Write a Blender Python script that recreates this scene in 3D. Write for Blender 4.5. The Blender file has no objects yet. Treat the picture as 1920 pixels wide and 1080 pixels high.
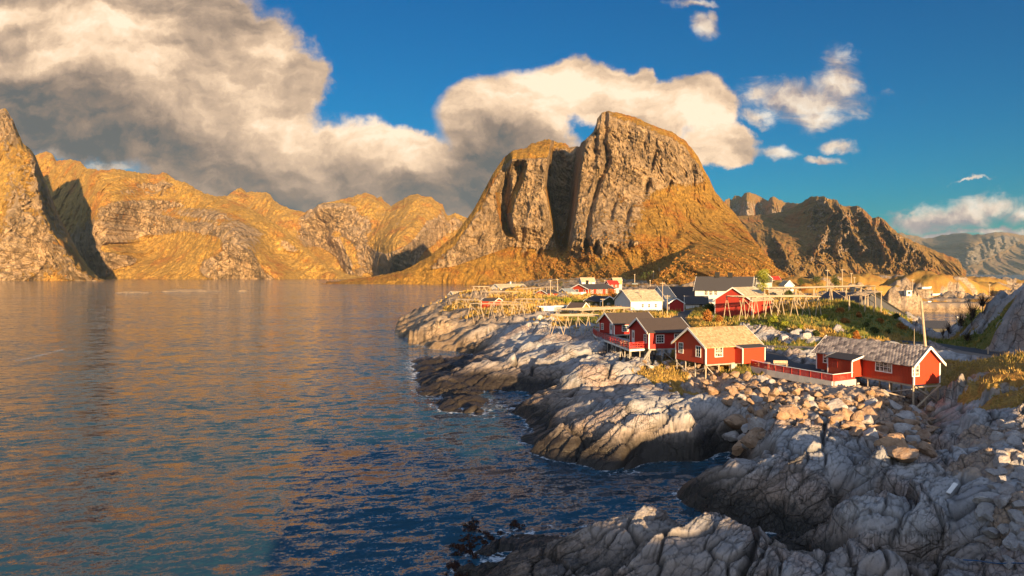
import bpy, bmesh, math, random
import numpy as np
from mathutils import Vector, Matrix
R = math.radians
scene = bpy.context.scene
COL = scene.collection

# ---------------- camera ----------------
FPX = 1280.0; CAMZ = 18.0; PITCH = math.atan((540 - 512) / FPX)
cam_d = bpy.data.cameras.new('camera'); cam_d.lens = 24.0; cam_d.sensor_width = 36.0
cam_d.clip_start = 0.3; cam_d.clip_end = 60000
cam = bpy.data.objects.new('camera', cam_d); COL.objects.link(cam)
cam.location = (0, 0, CAMZ); cam.rotation_euler = (math.pi / 2 - PITCH, 0, 0)
scene.camera = cam

# ---------------- light ----------------
SUN_AZ, SUN_EL = 19.5, 7.0            # sun stands behind the camera, this far to the right, this high
sun_d = bpy.data.lights.new('sun', 'SUN'); sun_d.energy = 5.0; sun_d.angle = R(0.55)
sun_d.color = (1.0, 0.66, 0.32)
sun = bpy.data.objects.new('sun', sun_d); COL.objects.link(sun)
to_sun = Vector((math.sin(R(SUN_AZ)) * math.cos(R(SUN_EL)), -math.cos(R(SUN_AZ)) * math.cos(R(SUN_EL)), math.sin(R(SUN_EL))))
sun.rotation_euler = to_sun.to_track_quat('Z', 'Y').to_euler()
scene.view_settings.view_transform = 'Standard'; scene.view_settings.look = 'None'
scene.view_settings.exposure = 1.6; scene.view_settings.gamma = 1.0
scene.view_settings.use_curve_mapping = False
scene.cycles.max_bounces = 5; scene.cycles.diffuse_bounces = 2; scene.cycles.glossy_bounces = 3
scene.cycles.transparent_max_bounces = 6; scene.cycles.caustics_reflective = False; scene.cycles.caustics_refractive = False

# ---------------- node helper ----------------
class NT:
    def __init__(s, tree):
        s.t = tree; s.n = tree.nodes; s.l = tree.links; s.n.clear()
    def new(s, ty, **kw):
        n = s.n.new(ty)
        for k, v in kw.items(): setattr(n, k, v)
        return n
    def put(s, sock, v):
        if isinstance(v, bpy.types.NodeSocket): s.l.new(v, sock)
        elif v is not None:
            if isinstance(v, (tuple, list)) and len(v) == 3 and sock.type == 'RGBA': v = (*v, 1)
            sock.default_value = v
    def m(s, op, a, b=None, c=None, clamp=False):
        n = s.new('ShaderNodeMath', operation=op, use_clamp=clamp)
        for i, x in enumerate((a, b, c)): s.put(n.inputs[i], x)
        return n.outputs[0]
    def vm(s, op, a, b=None, c=None, out=0):
        n = s.new('ShaderNodeVectorMath', operation=op)
        for i, x in enumerate((a, b, c)):
            if x is not None: s.put(n.inputs[i], x)
        return n.outputs[out]
    def vscale(s, a, k):
        n = s.new('ShaderNodeVectorMath', operation='SCALE'); s.put(n.inputs[0], a); s.put(n.inputs[3], k); return n.outputs[0]
    def noise(s, vec, scale, detail=4, rough=.55, dist=0, ty='FBM', out=0, lac=2.0):
        n = s.new('ShaderNodeTexNoise', noise_type=ty)
        s.put(n.inputs['Vector'], vec); n.inputs['Scale'].default_value = scale; n.inputs['Detail'].default_value = detail
        n.inputs['Roughness'].default_value = rough; n.inputs['Distortion'].default_value = dist; n.inputs['Lacunarity'].default_value = lac
        return n.outputs[out]
    def vor(s, vec, scale, feat='F1', rnd=1.0, out=0):
        n = s.new('ShaderNodeTexVoronoi', feature=feat); s.put(n.inputs['Vector'], vec)
        n.inputs['Scale'].default_value = scale; n.inputs['Randomness'].default_value = rnd; return n.outputs[out]
    def mr(s, v, a, b, c=0., d=1., smooth=True):
        n = s.new('ShaderNodeMapRange', interpolation_type='SMOOTHSTEP' if smooth else 'LINEAR')
        for i, x in enumerate((v, a, b, c, d)): s.put(n.inputs[i], x)
        return n.outputs[0]
    def ramp(s, f, stops, interp='LINEAR'):
        n = s.new('ShaderNodeValToRGB'); n.color_ramp.interpolation = interp; e = n.color_ramp.elements
        while len(e) < len(stops): e.new(0.5)
        for i, (p, c) in enumerate(stops): e[i].position = p; e[i].color = (*c, 1)
        s.put(n.inputs[0], f); return n.outputs[0]
    def mix(s, f, a, b, bt='MIX'):
        n = s.new('ShaderNodeMix', data_type='RGBA', blend_type=bt); s.put(n.inputs[0], f); s.put(n.inputs[6], a); s.put(n.inputs[7], b); return n.outputs[2]
    def mixf(s, f, a, b):
        n = s.new('ShaderNodeMix', data_type='FLOAT'); s.put(n.inputs[0], f); s.put(n.inputs[2], a); s.put(n.inputs[3], b); return n.outputs[0]
    def xyz(s, x, y, z):
        n = s.new('ShaderNodeCombineXYZ'); s.put(n.inputs[0], x); s.put(n.inputs[1], y); s.put(n.inputs[2], z); return n.outputs[0]
    def sep(s, v):
        n = s.new('ShaderNodeSeparateXYZ'); s.put(n.inputs[0], v); return n.outputs
    def attr(s, name, out=2):
        n = s.new('ShaderNodeAttribute'); n.attribute_name = name; return n.outputs[out]
    def bump(s, h, dist=.1, strength=1., normal=None):
        n = s.new('ShaderNodeBump'); n.inputs['Distance'].default_value = dist; n.inputs['Strength'].default_value = strength
        s.put(n.inputs['Height'], h)
        if normal is not None: s.put(n.inputs['Normal'], normal)
        return n.outputs[0]

def material(name):
    mt = bpy.data.materials.new(name); mt.use_nodes = True
    t = NT(mt.node_tree); o = t.new('ShaderNodeOutputMaterial'); b = t.new('ShaderNodeBsdfPrincipled')
    t.l.new(b.outputs[0], o.inputs[0]); t.b = b; t.o = o
    return mt, t
def fin(t, col, rough=.8, spec=.3, normal=None, metal=0.):
    t.put(t.b.inputs['Base Color'], col); t.put(t.b.inputs['Roughness'], rough)
    t.put(t.b.inputs['Specular IOR Level'], spec); t.b.inputs['Metallic'].default_value = metal
    if normal is not None: t.put(t.b.inputs['Normal'], normal)

# ---------------- sky ----------------
def pix(u, v):                        # photograph pixel -> world direction (x, y, z)
    a = (u - 960) / FPX; b = (540 - v) / FPX; c, s = math.cos(PITCH), math.sin(PITCH)
    return a, c + b * s, -s + b * c
def pln(u, v):
    x, y, z = pix(u, v); return x / y, z / y
world = bpy.data.worlds.new('World'); scene.world = world; world.use_nodes = True
W = NT(world.node_tree)
tc = W.new('ShaderNodeTexCoord').outputs['Generated']
sx, sy, sz = W.sep(tc)
ay = W.m('MAXIMUM', W.m('ABSOLUTE', sy), 0.12)
P = W.xyz(W.m('DIVIDE', sx, ay), W.m('DIVIDE', sz, ay), 0.0)
sky = W.new('ShaderNodeTexSky', sky_type='NISHITA'); sky.sun_disc = False
sky.sun_elevation = R(SUN_EL); sky.sun_rotation = R(180 - SUN_AZ); sky.altitude = 10; sky.air_density = 1.0; sky.dust_density = 0.4; sky.ozone_density = 2.2
hs = W.new('ShaderNodeHueSaturation'); hs.inputs['Saturation'].default_value = 1.25; hs.inputs['Value'].default_value = 1.0
W.l.new(sky.outputs[0], hs.inputs['Color'])
SKYS = 0.052
# warped coordinates give ragged cloud edges
wn = W.noise(P, 4.5, 9, .62, out=1)
Pw = W.vm('ADD', P, W.vscale(W.vm('SUBTRACT', wn, (.5, .5, .5)), 0.125))
def blobs(lst, P0=None, k=.25):
    acc = None; P0 = P0 or Pw
    for (u, v, ru, rv) in lst:
        cx, cz = pln(u, v)
        q = W.vm('MULTIPLY', W.vm('SUBTRACT', P0, (cx, cz, 0)), (FPX / ru, FPX / rv, 0))
        d = W.vm('LENGTH', q, out=1)
        acc = d if acc is None else W.m('SMOOTH_MIN', acc, d, k)
    return acc
cloudA = [(-200, -60, 560, 260), (120, 60, 330, 200), (330, 70, 190, 110), (440, 110, 130, 90), (530, 170, 80, 70), (60, 190, 230, 90), (250, 215, 230, 90), (430, 270, 220, 95),
          (600, 300, 190, 70), (720, 300, 110, 55), (780, 320, 80, 50), (560, 345, 260, 52), (800, 370, 150, 40), (870, 340, 60, 60),
          (900, 225, 85, 75), (1000, 195, 95, 70), (1065, 165, 75, 60), (1130, 180, 80, 60), (1195, 160, 26, 45), (1230, 220, 90, 70), (1310, 205, 75, 52), (1345, 280, 70, 45),
          (960, 300, 130, 110), (60, -120, 500, 160), (-400, 200, 350, 130)]
cloudB = [(1500, 182, 135, 40), (1578, 150, 62, 50), (1530, 212, 55, 34), (1420, 180, 45, 12), (1303, 52, 28, 26), (1320, 32, 14, 20), (1452, 284, 32, 16), (1570, 272, 30, 14), (1410, 225, 40, 16), (1530, 300, 40, 9), (1290, 5, 50, 10),
          (1800, 392, 95, 26), (1870, 378, 85, 24), (1945, 392, 100, 28), (1715, 400, 70, 17), (1760, 424, 90, 10), (1880, 425, 120, 10), (1820, 334, 50, 4), (2300, 380, 300, 60),
          (95, 268, 40, 12), (190, 300, 70, 14), (260, 330, 90, 14), (640, -30, 70, 16)]
fn = W.noise(P, 9.0, 8, .6)
wisp = W.noise(W.vm('MULTIPLY', P, (1., 1.7, 1.)), 11.0, 9, .68, .9)
dA = blobs(cloudA); dB = blobs(cloudB, k=.15)
mA = W.mr(W.m('ADD', dA, W.m('MULTIPLY', W.m('SUBTRACT', fn, .5), .70)), 1.08, .82)
mB = W.mr(W.m('ADD', dB, W.m('MULTIPLY', W.m('SUBTRACT', wisp, .5), 2.6)), 1.25, .15)
dark = blobs([(120, 165, 300, 60), (-60, 215, 260, 60), (330, 190, 150, 35), (250, 275, 280, 45), (560, 372, 330, 38), (830, 375, 190, 48), (900, 330, 90, 75), (930, 300, 60, 60),
              (450, 330, 260, 30), (-500, 100, 400, 400)], k=.4)
bright = blobs([(420, 175, 170, 55), (230, 60, 150, 35), (560, 240, 150, 38), (700, 275, 130, 30), (120, 110, 140, 22), (500, 120, 50, 60), (300, 130, 90, 30), (640, 250, 120, 30), (900, 200, 90, 40), (1090, 170, 190, 60),
                (1320, 220, 90, 60), (780, 300, 60, 25), (0, 20, 120, 18)], k=.4)
ldir = (0.030, 0.036, 0)
Pd = W.vm('MULTIPLY', Pw, (.75, 1.25, 1.))
f1 = W.noise(Pd, 5.0, 6, .5); f2 = W.noise(W.vm('ADD', Pd, ldir), 5.0, 6, .5)
f3 = W.noise(Pd, 17.0, 8, .62); f4 = W.noise(W.vm('ADD', Pd, (.009, .012, 0)), 17.0, 8, .62)
relief = W.m('ADD', W.m('MULTIPLY', W.m('SUBTRACT', f1, f2), 1.6), W.m('MULTIPLY', W.m('SUBTRACT', f3, f4), .95))
base = W.m('ADD', .50, relief)
base = W.m('ADD', base, W.m('MULTIPLY', W.mr(bright, 1.7, .1), .40))
base = W.m('SUBTRACT', base, W.m('MULTIPLY', W.mr(dark, 1.85, .1), .38))
rim = W.mr(dA, .55, 1.0, 0., .10)
bA = W.m('ADD', base, rim)
colA = W.ramp(bA, [(0.0, (.12, .135, .15)), (.22, (.27, .22, .19)), (.42, (.44, .345, .275)), (.62, (.66, .51, .38)), (.80, (.94, .74, .54)), (.97, (1.08, .92, .74))])
# the low right-hand and small clouds: cream tops, mauve-grey undersides
g1 = W.noise(Pw, 14.0, 6, .55); g2 = W.noise(W.vm('ADD', Pw, (0.006, 0.016, 0)), 14.0, 6, .55)
bB = W.m('ADD', .60, W.m('MULTIPLY', W.m('SUBTRACT', g1, g2), 3.2))
bB = W.m('SUBTRACT', bB, W.m('MULTIPLY', W.mr(blobs([(1800, 412, 190, 14), (1950, 405, 130, 14), (1540, 225, 70, 14), (1480, 205, 60, 10)], k=.3), 1.5, .3), .38))
colB = W.ramp(bB, [(0.0, (.30, .27, .29)), (.35, (.52, .42, .38)), (.65, (.86, .70, .55)), (1.0, (1.0, .90, .76))])
SC = 1.0 / SKYS * 0.325
skyc = hs.outputs[0]
SKY_TINT = W.mix(1.0, skyc, (.0, .50, .80), 'MULTIPLY')
front = W.mr(sy, .08, .2)
c1 = W.mix(W.m('MULTIPLY', mB, front), SKY_TINT, W.vscale(colB, SC))
c2 = W.mix(W.m('MULTIPLY', mA, front), c1, W.vscale(W.mix(1.0, colA, (1.10, 1.01, .92), 'MULTIPLY'), SC))
# behind the viewer: an unseen bright cloud sheet, added to lift the fill light
bk = W.m('MULTIPLY', W.mr(sy, .1, -.35), W.mr(sz, -.02, .1))
fill_veil = W.mr(W.noise(tc, 2.2, 5, .6), .35, .6, .35, 1.)
c2 = W.mix(W.m('MULTIPLY', bk, fill_veil), c2, W.vscale(W.mix(W.mr(sz, .0, .6), (1.0, .74, .50), (.58, .72, .98)), 1.0 / SKYS * .42))
bg = W.new('ShaderNodeBackground'); W.put(bg.inputs[0], c2); bg.inputs[1].default_value = SKYS
wo = W.new('ShaderNodeOutputWorld'); W.l.new(bg.outputs[0], wo.inputs[0])
world.cycles.sampling_method = 'MANUAL'; world.cycles.sample_map_resolution = 512

# ---------------- numpy noise ----------------
def _h(ix, iy, seed):
    n = (ix.astype(np.int64) * 374761393 + iy.astype(np.int64) * 668265263 + seed * 1442695041) & 0xffffffff
    n = ((n ^ (n >> 13)) * 1274126177) & 0xffffffff
    n = ((n ^ (n >> 16)) * 2246822519) & 0xffffffff
    return (n ^ (n >> 15)) & 0xffffff
def perlin(x, y, seed=0):
    x = np.asarray(x, float); y = np.asarray(y, float)
    ix = np.floor(x); iy = np.floor(y); fx = x - ix; fy = y - iy
    ux = fx * fx * fx * (fx * (fx * 6 - 15) + 10); uy = fy * fy * fy * (fy * (fy * 6 - 15) + 10)
    def g(dx, dy):
        a = _h(ix + dx, iy + dy, seed) * (2 * math.pi / 0xffffff); return np.cos(a) * (fx - dx) + np.sin(a) * (fy - dy)
    a = g(0, 0); b = g(1, 0); c = g(0, 1); d = g(1, 1)
    return 1.5 * ((a + (b - a) * ux) * (1 - uy) + (c + (d - c) * ux) * uy)
def fbm(x, y, o=5, seed=0, gain=.5, lac=2.03):
    s = 0; a = 1
    for i in range(o): s = s + a * perlin(x, y, seed + i * 17); a *= gain; x = x * lac + 3.1; y = y * lac + 1.7
    return s
def ridged(x, y, o=5, seed=0, gain=.5, lac=2.03):
    s = 0; a = 1
    for i in range(o): s = s + a * (1 - 2 * np.abs(perlin(x, y, seed + i * 17))); a *= gain; x = x * lac + 3.1; y = y * lac + 1.7
    return s
def worley(x, y, seed=0):             # F1, F2, id of nearest cell, offset to its centre
    ix = np.floor(x); iy = np.floor(y)
    f1 = np.full(x.shape, 9.); f2 = np.full(x.shape, 9.); idn = np.zeros(x.shape); ox = np.zeros(x.shape); oy = np.zeros(x.shape)
    for dx in (-1, 0, 1):
        for dy in (-1, 0, 1):
            h = _h(ix + dx, iy + dy, seed); px = ix + dx + (h & 4095) / 4096.; py = iy + dy + ((h >> 12) & 4095) / 4096.
            d = np.hypot(px - x, py - y); c = d < f1
            f2 = np.where(c, f1, np.minimum(f2, d)); idn = np.where(c, (h % 9973) / 9973., idn); ox = np.where(c, x - px, ox); oy = np.where(c, y - py, oy); f1 = np.where(c, d, f1)
    return f1, f2, idn, ox, oy
def sst(a, b, x):
    t = np.clip((x - a) / (b - a), 0, 1); return t * t * (3 - 2 * t)

def grid_obj(name, X, Y, Z, mat, attrs=None, smooth=True, kind='structure', label=None):
    nr, nc = X.shape; co = np.stack([X, Y, Z], -1).reshape(-1, 3).astype(np.float32)
    i = np.arange(nr * nc).reshape(nr, nc)
    f = np.stack([i[:-1, :-1], i[:-1, 1:], i[1:, 1:], i[1:, :-1]], -1).reshape(-1, 4)
    me = bpy.data.meshes.new(name); me.vertices.add(len(co)); me.vertices.foreach_set('co', co.ravel())
    me.loops.add(f.size); me.loops.foreach_set('vertex_index', f.ravel().astype(np.int32))
    me.polygons.add(len(f)); me.polygons.foreach_set('loop_start', (np.arange(len(f)) * 4).astype(np.int32))
    me.polygons.foreach_set('use_smooth', np.full(len(f), smooth))
    for k, v in (attrs or {}).items():
        at = me.attributes.new(k, 'FLOAT', 'POINT'); at.data.foreach_set('value', np.asarray(v, np.float32).ravel())
    me.materials.append(mat); me.update(); me.validate()
    o = bpy.data.objects.new(name, me); COL.objects.link(o)
    if kind: o['kind'] = kind
    if label: o['label'] = label
    return o
# ---------------- mountains ----------------
def _x(): pass
def mountain_mat(name, rock, rock2, grass, grass2, rust, sc=1.0, gb=0.0, speck=1.0):
    mt, t = material(name)
    pos = t.new('ShaderNodeNewGeometry').outputs['Position']
    veg = t.attr('veg'); cr = t.attr('crack')
    ps = t.vm('MULTIPLY', pos, (sc, sc, sc * .35))      # vertical streaks
    pn = t.vscale(pos, sc)
    n1 = t.noise(ps, .045, 8, .62); n2 = t.noise(pn, .02, 6, .6); n3 = t.noise(pn, .11, 6, .65); n4 = t.noise(pn, .4, 3, .6)
    rc = t.mix(t.mr(n1, .38, .62), rock, rock2)
    rc = t.mix(t.mr(n3, .5, .72), rc, (rock[0] * .55, rock[1] * .5, rock[2] * .45))
    gc = t.mix(t.mr(n3, .35, .62), grass, grass2)
    gc = t.mix(t.m('MULTIPLY', t.mr(n2, .5, .66), t.mr(n4, .35, .6)), gc, rust)
    gc = t.mix(t.m('MULTIPLY', t.mr(n4, .56, .70), .55 * speck), gc, (.035, .03, .012))
    f = t.m('ADD', t.m('ADD', veg, gb), t.m('ADD', t.m('MULTIPLY', t.m('SUBTRACT', n3, .5), 1.7), t.m('MULTIPLY', t.m('SUBTRACT', n2, .5), .9)))
    f = t.mr(f, .42, .58)
    col = t.mix(f, rc, gc)
    col = t.mix(t.m('MULTIPLY', cr, .65), col, (.03, .024, .018))
    wv = t.vscale(t.vm('SUBTRACT', t.noise(pn, .03, 5, .6, out=1), (.5, .5, .5)), 55.)
    q1 = t.vm('ADD', t.vm('MULTIPLY', pn, (1., 1., .36)), wv)
    e1 = t.vor(q1, .045, 'DISTANCE_TO_EDGE'); e2 = t.vor(q1, .13, 'DISTANCE_TO_EDGE'); inv = t.m('SUBTRACT', 1.0, t.m('MULTIPLY', f, .8))
    k1 = t.m('MULTIPLY', t.m('MULTIPLY', t.mr(e1, .09, .0), t.mr(n2, .38, .55)), inv); k2 = t.m('MULTIPLY', t.m('MULTIPLY', t.mr(e2, .12, .0), t.mr(n3, .42, .6)), inv)
    col = t.mix(t.m('MULTIPLY', t.m('MAXIMUM', k1, t.m('MULTIPLY', k2, .6)), .55), col, (.04, .03, .022))
    h = t.m('ADD', t.m('MULTIPLY', t.m('MULTIPLY', n1, t.m('SUBTRACT', 1.0, f)), 1.2), t.m('ADD', t.m('MULTIPLY', n3, 1.5), t.m('MULTIPLY', t.mr(e2, .12, 0.), t.m('MULTIPLY', f, -.22))))
    h = t.m('SUBTRACT', h, t.m('ADD', t.m('MULTIPLY', k1, .9), t.m('MULTIPLY', k2, .4)))
    b = t.bump(h, 8.0 / sc ** .5, .9); b = t.bump(n4, 1.6 / sc ** .5, .8, b)
    fin(t, col, .9, .12, b)
    return mt

SURF = {}
def relief(name, sil, vfoot, depth, mat, ncol=400, nrow=260, vegf=None, edge=2.0, disp=(18, 60, 110, 5, 9, 24), seed=1, back=400, foot_down=3, foots=None, rough_edge=1.5):
    """a mountain as the real surface met along each line of sight: depth(u, v) metres away, then a back slope"""
    su = np.array([p[0] for p in sil], float); sv = np.array([p[1] for p in sil], float)
    u = np.linspace(su[0], su[-1], ncol)
    vr = np.interp(u, su, sv)
    vr = vr + rough_edge * fbm(u / 9., u * 0 + seed, 4, seed, .6)
    vf = np.interp(u, [p[0] for p in foots], [p[1] for p in foots]) if foots else np.full(ncol, vfoot)
    vr = np.minimum(vr, vf - .5)
    t = np.linspace(0, 1, nrow)[:, None]
    U = np.broadcast_to(u, (nrow, ncol)); V = vf + (vr - vf) * t
    D = depth(U, V, vr[None, :] + 0 * V)
    px = (U - 960) / FPX * D; pz = (512 - V) / FPX * D
    a1, s1x, s1z, a2, s2x, s2z = disp
    wx = px + 14 * fbm(px / 90, pz / 90, 3, seed + 50)
    k = sst(0, 14, V - vr) * .85 + .15
    steep = np.clip(np.gradient(D, axis=0) / np.maximum(1e-3, np.gradient(pz, axis=0)), 0, 3)   # cot(slope)
    big = ridged(wx / s1x, pz / s1z, 4, seed, .5)
    led_k = 1 - .93 * sst(.6, 1.0, steep)
    fine = ridged(wx / s2x + .3 * fbm(px / 40, pz / 40, 2, seed + 9), pz / s2z, 4, seed + 30, .55)
    # diagonal ledges
    led = ridged((px * .5 + pz) / (s1z * .35), (px - pz * .5) / (s1z * 1.6), 4, seed + 77, .55)
    d = -(a1 * big + a2 * fine * (1 - .25 * sst(.6, 1.0, steep)) + a2 * 1.3 * led * led_k)
    D = D + d * k
    crack = sst(.15, -.75, fine) * .5 + sst(.0, -.9, big) * .45
    veg = sst(.35, 1.3, steep) + (vegf(U, V, px, pz) if vegf else 0) - .25 * crack
    rx, ry, rz = (U - 960) / FPX, math.cos(PITCH) + (540 - V) / FPX * math.sin(PITCH), -math.sin(PITCH) + (540 - V) / FPX * math.cos(PITCH)
    X = rx / ry * D; Y = D; Z = CAMZ + rz / ry * D
    # back slope
    bx, by, bz, bc, bv = [], [], [], [], []
    zt = Z[-1]; nb = 14
    for j in range(1, nb + 1):
        q = j / nb; dd = D[-1] + back * q
        bx.append(rx[-1] / ry[-1] * dd); by.append(dd); bz.append((zt + 4) * (1 - q ** 1.3) - 4 + 6 * fbm(u / 30, u * 0 + j * .4, 3, seed + 5))
        bc.append(0 * u); bv.append(0 * u + .6)
    SURF[name] = (U, V, X.copy(), Y.copy(), Z.copy())
    X = np.vstack([X] + [np.array(a)[None] for a in bx]); Y = np.vstack([Y] + [a[None] for a in by])
    Z = np.vstack([Z] + [np.minimum(a, zt - 1.5)[None] for a in bz])
    crack = np.vstack([crack] + [a[None] for a in bc]); veg = np.vstack([veg] + [a[None] for a in bv])
    return grid_obj(name, X, Y, Z, mat, {'veg': veg, 'crack': crack})

def seg_dist(U, V, pts, su=1., sv=1.):      # distance in px to a polyline, and side sign
    best = np.full(U.shape, 1e9); side = np.zeros(U.shape); tt = np.zeros(U.shape); n = len(pts) - 1
    for i in range(n):
        ax, ay = pts[i]; bx, by = pts[i + 1]; dx, dy = bx - ax, by - ay; L = dx * dx + dy * dy
        t = np.clip(((U - ax) * dx + (V - ay) * dy) / L, 0, 1)
        ex = U - (ax + dx * t); ey = V - (ay + dy * t); d = np.hypot(ex, ey)
        c = d < best; best = np.where(c, d, best); side = np.where(c, np.sign(dx * ey * -1 + dy * ex), side); tt = np.where(c, (i + t) / n, tt)
    return best, side, tt
def xat(pts, V):                            # u of a top-to-bottom line at height v
    return np.interp(V, [p[1] for p in pts], [p[0] for p in pts])

ROCK = (.42, .29, .165); ROCK2 = (.20, .15, .105)
m_main = mountain_mat('mountain_rock_and_heath', ROCK, (.27, .19, .115), (.46, .255, .05), (.28, .16, .035), (.36, .12, .025))
m_left = mountain_mat('sunlit_range_rock', (.46, .32, .19), (.31, .22, .13), (.54, .325, .08), (.35, .21, .05), (.42, .155, .035), sc=.6, gb=-.06)
m_right = mountain_mat('ridge_rock', (.42, .32, .23), (.28, .21, .16), (.31, .18, .06), (.20, .13, .04), (.34, .12, .035), sc=.5)
m_far = mountain_mat('distant_range_rock', (.16, .14, .12), (.12, .10, .085), (.16, .11, .06), (.12, .09, .05), (.2, .12, .07), sc=.12)

# the big dome mountain behind the village
silD = [(560, 534), (590, 532.5), (606, 532), (629, 528), (652, 524), (686, 520), (720, 515), (757, 507), (785, 491.5), (806, 481), (827, 461), (853, 442), (870, 416.7), (883, 400), (896, 379), (912, 348), (929, 318), (945, 295),
        (962, 282), (978, 279), (988, 277), (996, 269), (1011, 265.6), (1029, 260), (1044, 267), (1060, 268), (1068.5, 277), (1077, 274), (1087, 275.4), (1090, 267), (1103, 257), (1113, 246), (1118, 233), (1119.5, 223),
        (1129, 211), (1139, 208), (1162, 212), (1192, 219.6), (1211.5, 229.4), (1231, 237.6), (1261, 247.5), (1287, 265.6), (1300, 282), (1310, 295), (1320, 318), (1330, 334.6), (1340, 357.6), (1359, 380.6), (1376, 397),
        (1392, 420), (1415, 450), (1441.5, 482.5), (1458, 505.5), (1470, 516), (1500, 524), (1530, 530)]
chuteR = [(1087, 270), (1078, 330), (1072, 390), (1064, 440), (1060, 470)]      # edge of the big wall
chuteL = [(1036, 262), (1026, 320), (1024, 350), (1034, 400), (1043, 450), (1050, 475)]
cresR = [(978, 300), (972, 330), (955, 370), (948, 400), (952, 430), (960, 445)]
cresL = [(968, 300), (950, 330), (935, 360), (938, 390), (948, 430), (958, 446)]
knollR = [(1306, 448), (1296, 462), (1262, 486), (1240, 505), (1215, 528)]
def depthD(U, V, VR):
    top = 533 - V
    vb = np.interp(U, [560, 850, 960, 1060, 1130, 1230, 1300, 1370, 1460, 1540], [533, 500, 462, 472, 478, 450, 420, 440, 480, 520])  # top of the talus
    D = 1095 + 1.35 * np.minimum(533 - V, 533 - vb) + .42 * np.maximum(0, vb - V)
    D = D + np.interp(U, [1000, 1150, 1450], [0, -200, -330]) * sst(200, 0, 533 - V)          # foot comes nearer on the right
    D = D + 26 * np.exp(-(V - VR) / 10.)                               # rounds over at the skyline
    # big wall bulges out, its left corner is an arete
    w = sst(-6, 12, U - xat(chuteR, V)) * sst(1420, 1230, U) * sst(500, 440, V)
    D = D - 85 * w
    D = D + 70 * sst(1230, 1400, U) * sst(520, 380, V)                   # right flank falls back
    # chute: floor far back, wall facing left
    hr, hl = xat(chuteR, V), xat(chuteL, V)
    c = sst(0, 7, U - hl + 3) * sst(10, -6, U - hr) * sst(480, 462, V)
    D = D + 200 * c
    # buttress left of it stands out
    D = D - 55 * sst(946, 962, U) * sst(1046, 1016, U) * sst(460, 420, V) * sst(255, 300, V)
    c2 = sst(-6, 8, U - xat(cresL, V) + 2) * sst(14, 0, U - xat(cresR, V)) * sst(448, 436, V) * sst(298, 312, V)
    D = D + 50 * c2
    # gully line on the upper wall
    g, _, _ = seg_dist(U, V, [(1136, 215), (1133, 260), (1140, 300), (1120, 345), (1105, 400), (1098, 460)])
    D = D + 26 * np.exp(-(g / 5.) ** 2)
    g, _, _ = seg_dist(U, V, [(1118, 250), (1113, 300)]); D = D + 18 * np.exp(-(g / 5.) ** 2)
    # dark slots in the wall foot
    for (x, y, w_, h_) in [(1103, 460, 5, 12), (1118, 462, 5, 10), (1176, 405, 7, 22), (1148, 395, 6, 18), (1268, 440, 10, 9), (1213, 350, 5, 14), (1225, 300, 4, 16), (1010, 475, 6, 9), (982, 478, 7, 9), (1255, 345, 5, 12)]:
        D = D + 24 * np.exp(-((U - x + (V - y) * .25) / w_ / .7) ** 2 - ((V - y) / h_) ** 2)
    # front knoll on the right with its shaded left side
    kx = xat(knollR, V)
    kn = sst(-8, 10, U - kx) * sst(443, 462, V) * sst(1460, 1330, U)
    D = D - 150 * kn * sst(440, 500, V)
    return D
def vegD(U, V, px, pz):
    vb = np.interp(U, [560, 850, 960, 1060, 1130, 1230, 1300, 1370, 1460, 1540], [533, 500, 462, 472, 478, 440, 400, 420, 470, 520])
    a = .55 * sst(-10, 14, V - vb) + .35 * sst(10, -2, V - 216 - np.maximum(0, (U - 1139)) * .35) * sst(1130, 1160, U)
    a = a + .45 * sst(1200, 1290, U) * sst(340, 440, V) - .5 * sst(460, 500, V) * sst(1000, 960, U) * sst(870, 930, U) * 0
    a = a + .35 * sst(960, 900, U) * sst(440, 380, V) * sst(-.2, .5, fbm(px / 60, pz / 60, 3, 5))
    a = a - .6 * sst(1050, 1075, U) * sst(0, 60, 1275 - U - (V - 330) * .5) * sst(475, 450, V)
    a = a - .3 * sst(955, 965, U) * sst(1040, 1025, U) * sst(460, 430, V) * sst(285, 310, V)
    return a - .05
footD = [(560, 534.5), (1000, 534.5), (1100, 538), (1300, 541), (1540, 541)]
relief('dome_mountain', silD, 534, depthD, m_main, 1100, 560, vegD, seed=3, disp=(9, 34, 95, 4.2, 9, 20), foots=footD, back=380, rough_edge=1.2)

# left peak, its right side turned from the sun
silA = [(-420, 150), (-250, 190), (-120, 150), (-60, 235), (-25, 215), (0, 205), (10.5, 203), (25, 226), (35, 250), (42, 268), (56, 278.5), (66, 292), (76, 318), (90, 352), (108, 400), (130, 440), (150, 478), (170, 505), (186, 521), (200, 527)]
spA = [(10, 200), (44, 268), (58, 300), (66, 340), (74, 391), (92, 433), (120, 472), (150, 508), (170, 520), (190, 527)]
def depthA(U, V, VR):
    D = 1560 + .95 * (527 - V)
    D = D + 16 * np.exp(-(V - VR) / 10.)
    s = U - xat(spA, V) + 5 * fbm(U / 14, V / 26, 3, 8)
    D = D + 6.5 * np.maximum(0, s) * sst(0, 12, s) - 40 * np.exp(-(s / 30) ** 2)
    D = D + 60 * np.sin((U + .5 * V) / 46) * sst(0, -40, s)
    return D
relief('pinnacle_mountain', silA, 527.5, depthA, m_left, 420, 300, lambda U, V, px, pz: .25 + .2 * sst(440, 520, V) - .4 * sst(290, 220, V) - .6 * sst(-6, 8, U - xat(spA, V)), seed=12, disp=(14, 60, 110, 6, 14, 26), back=500)

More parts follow.
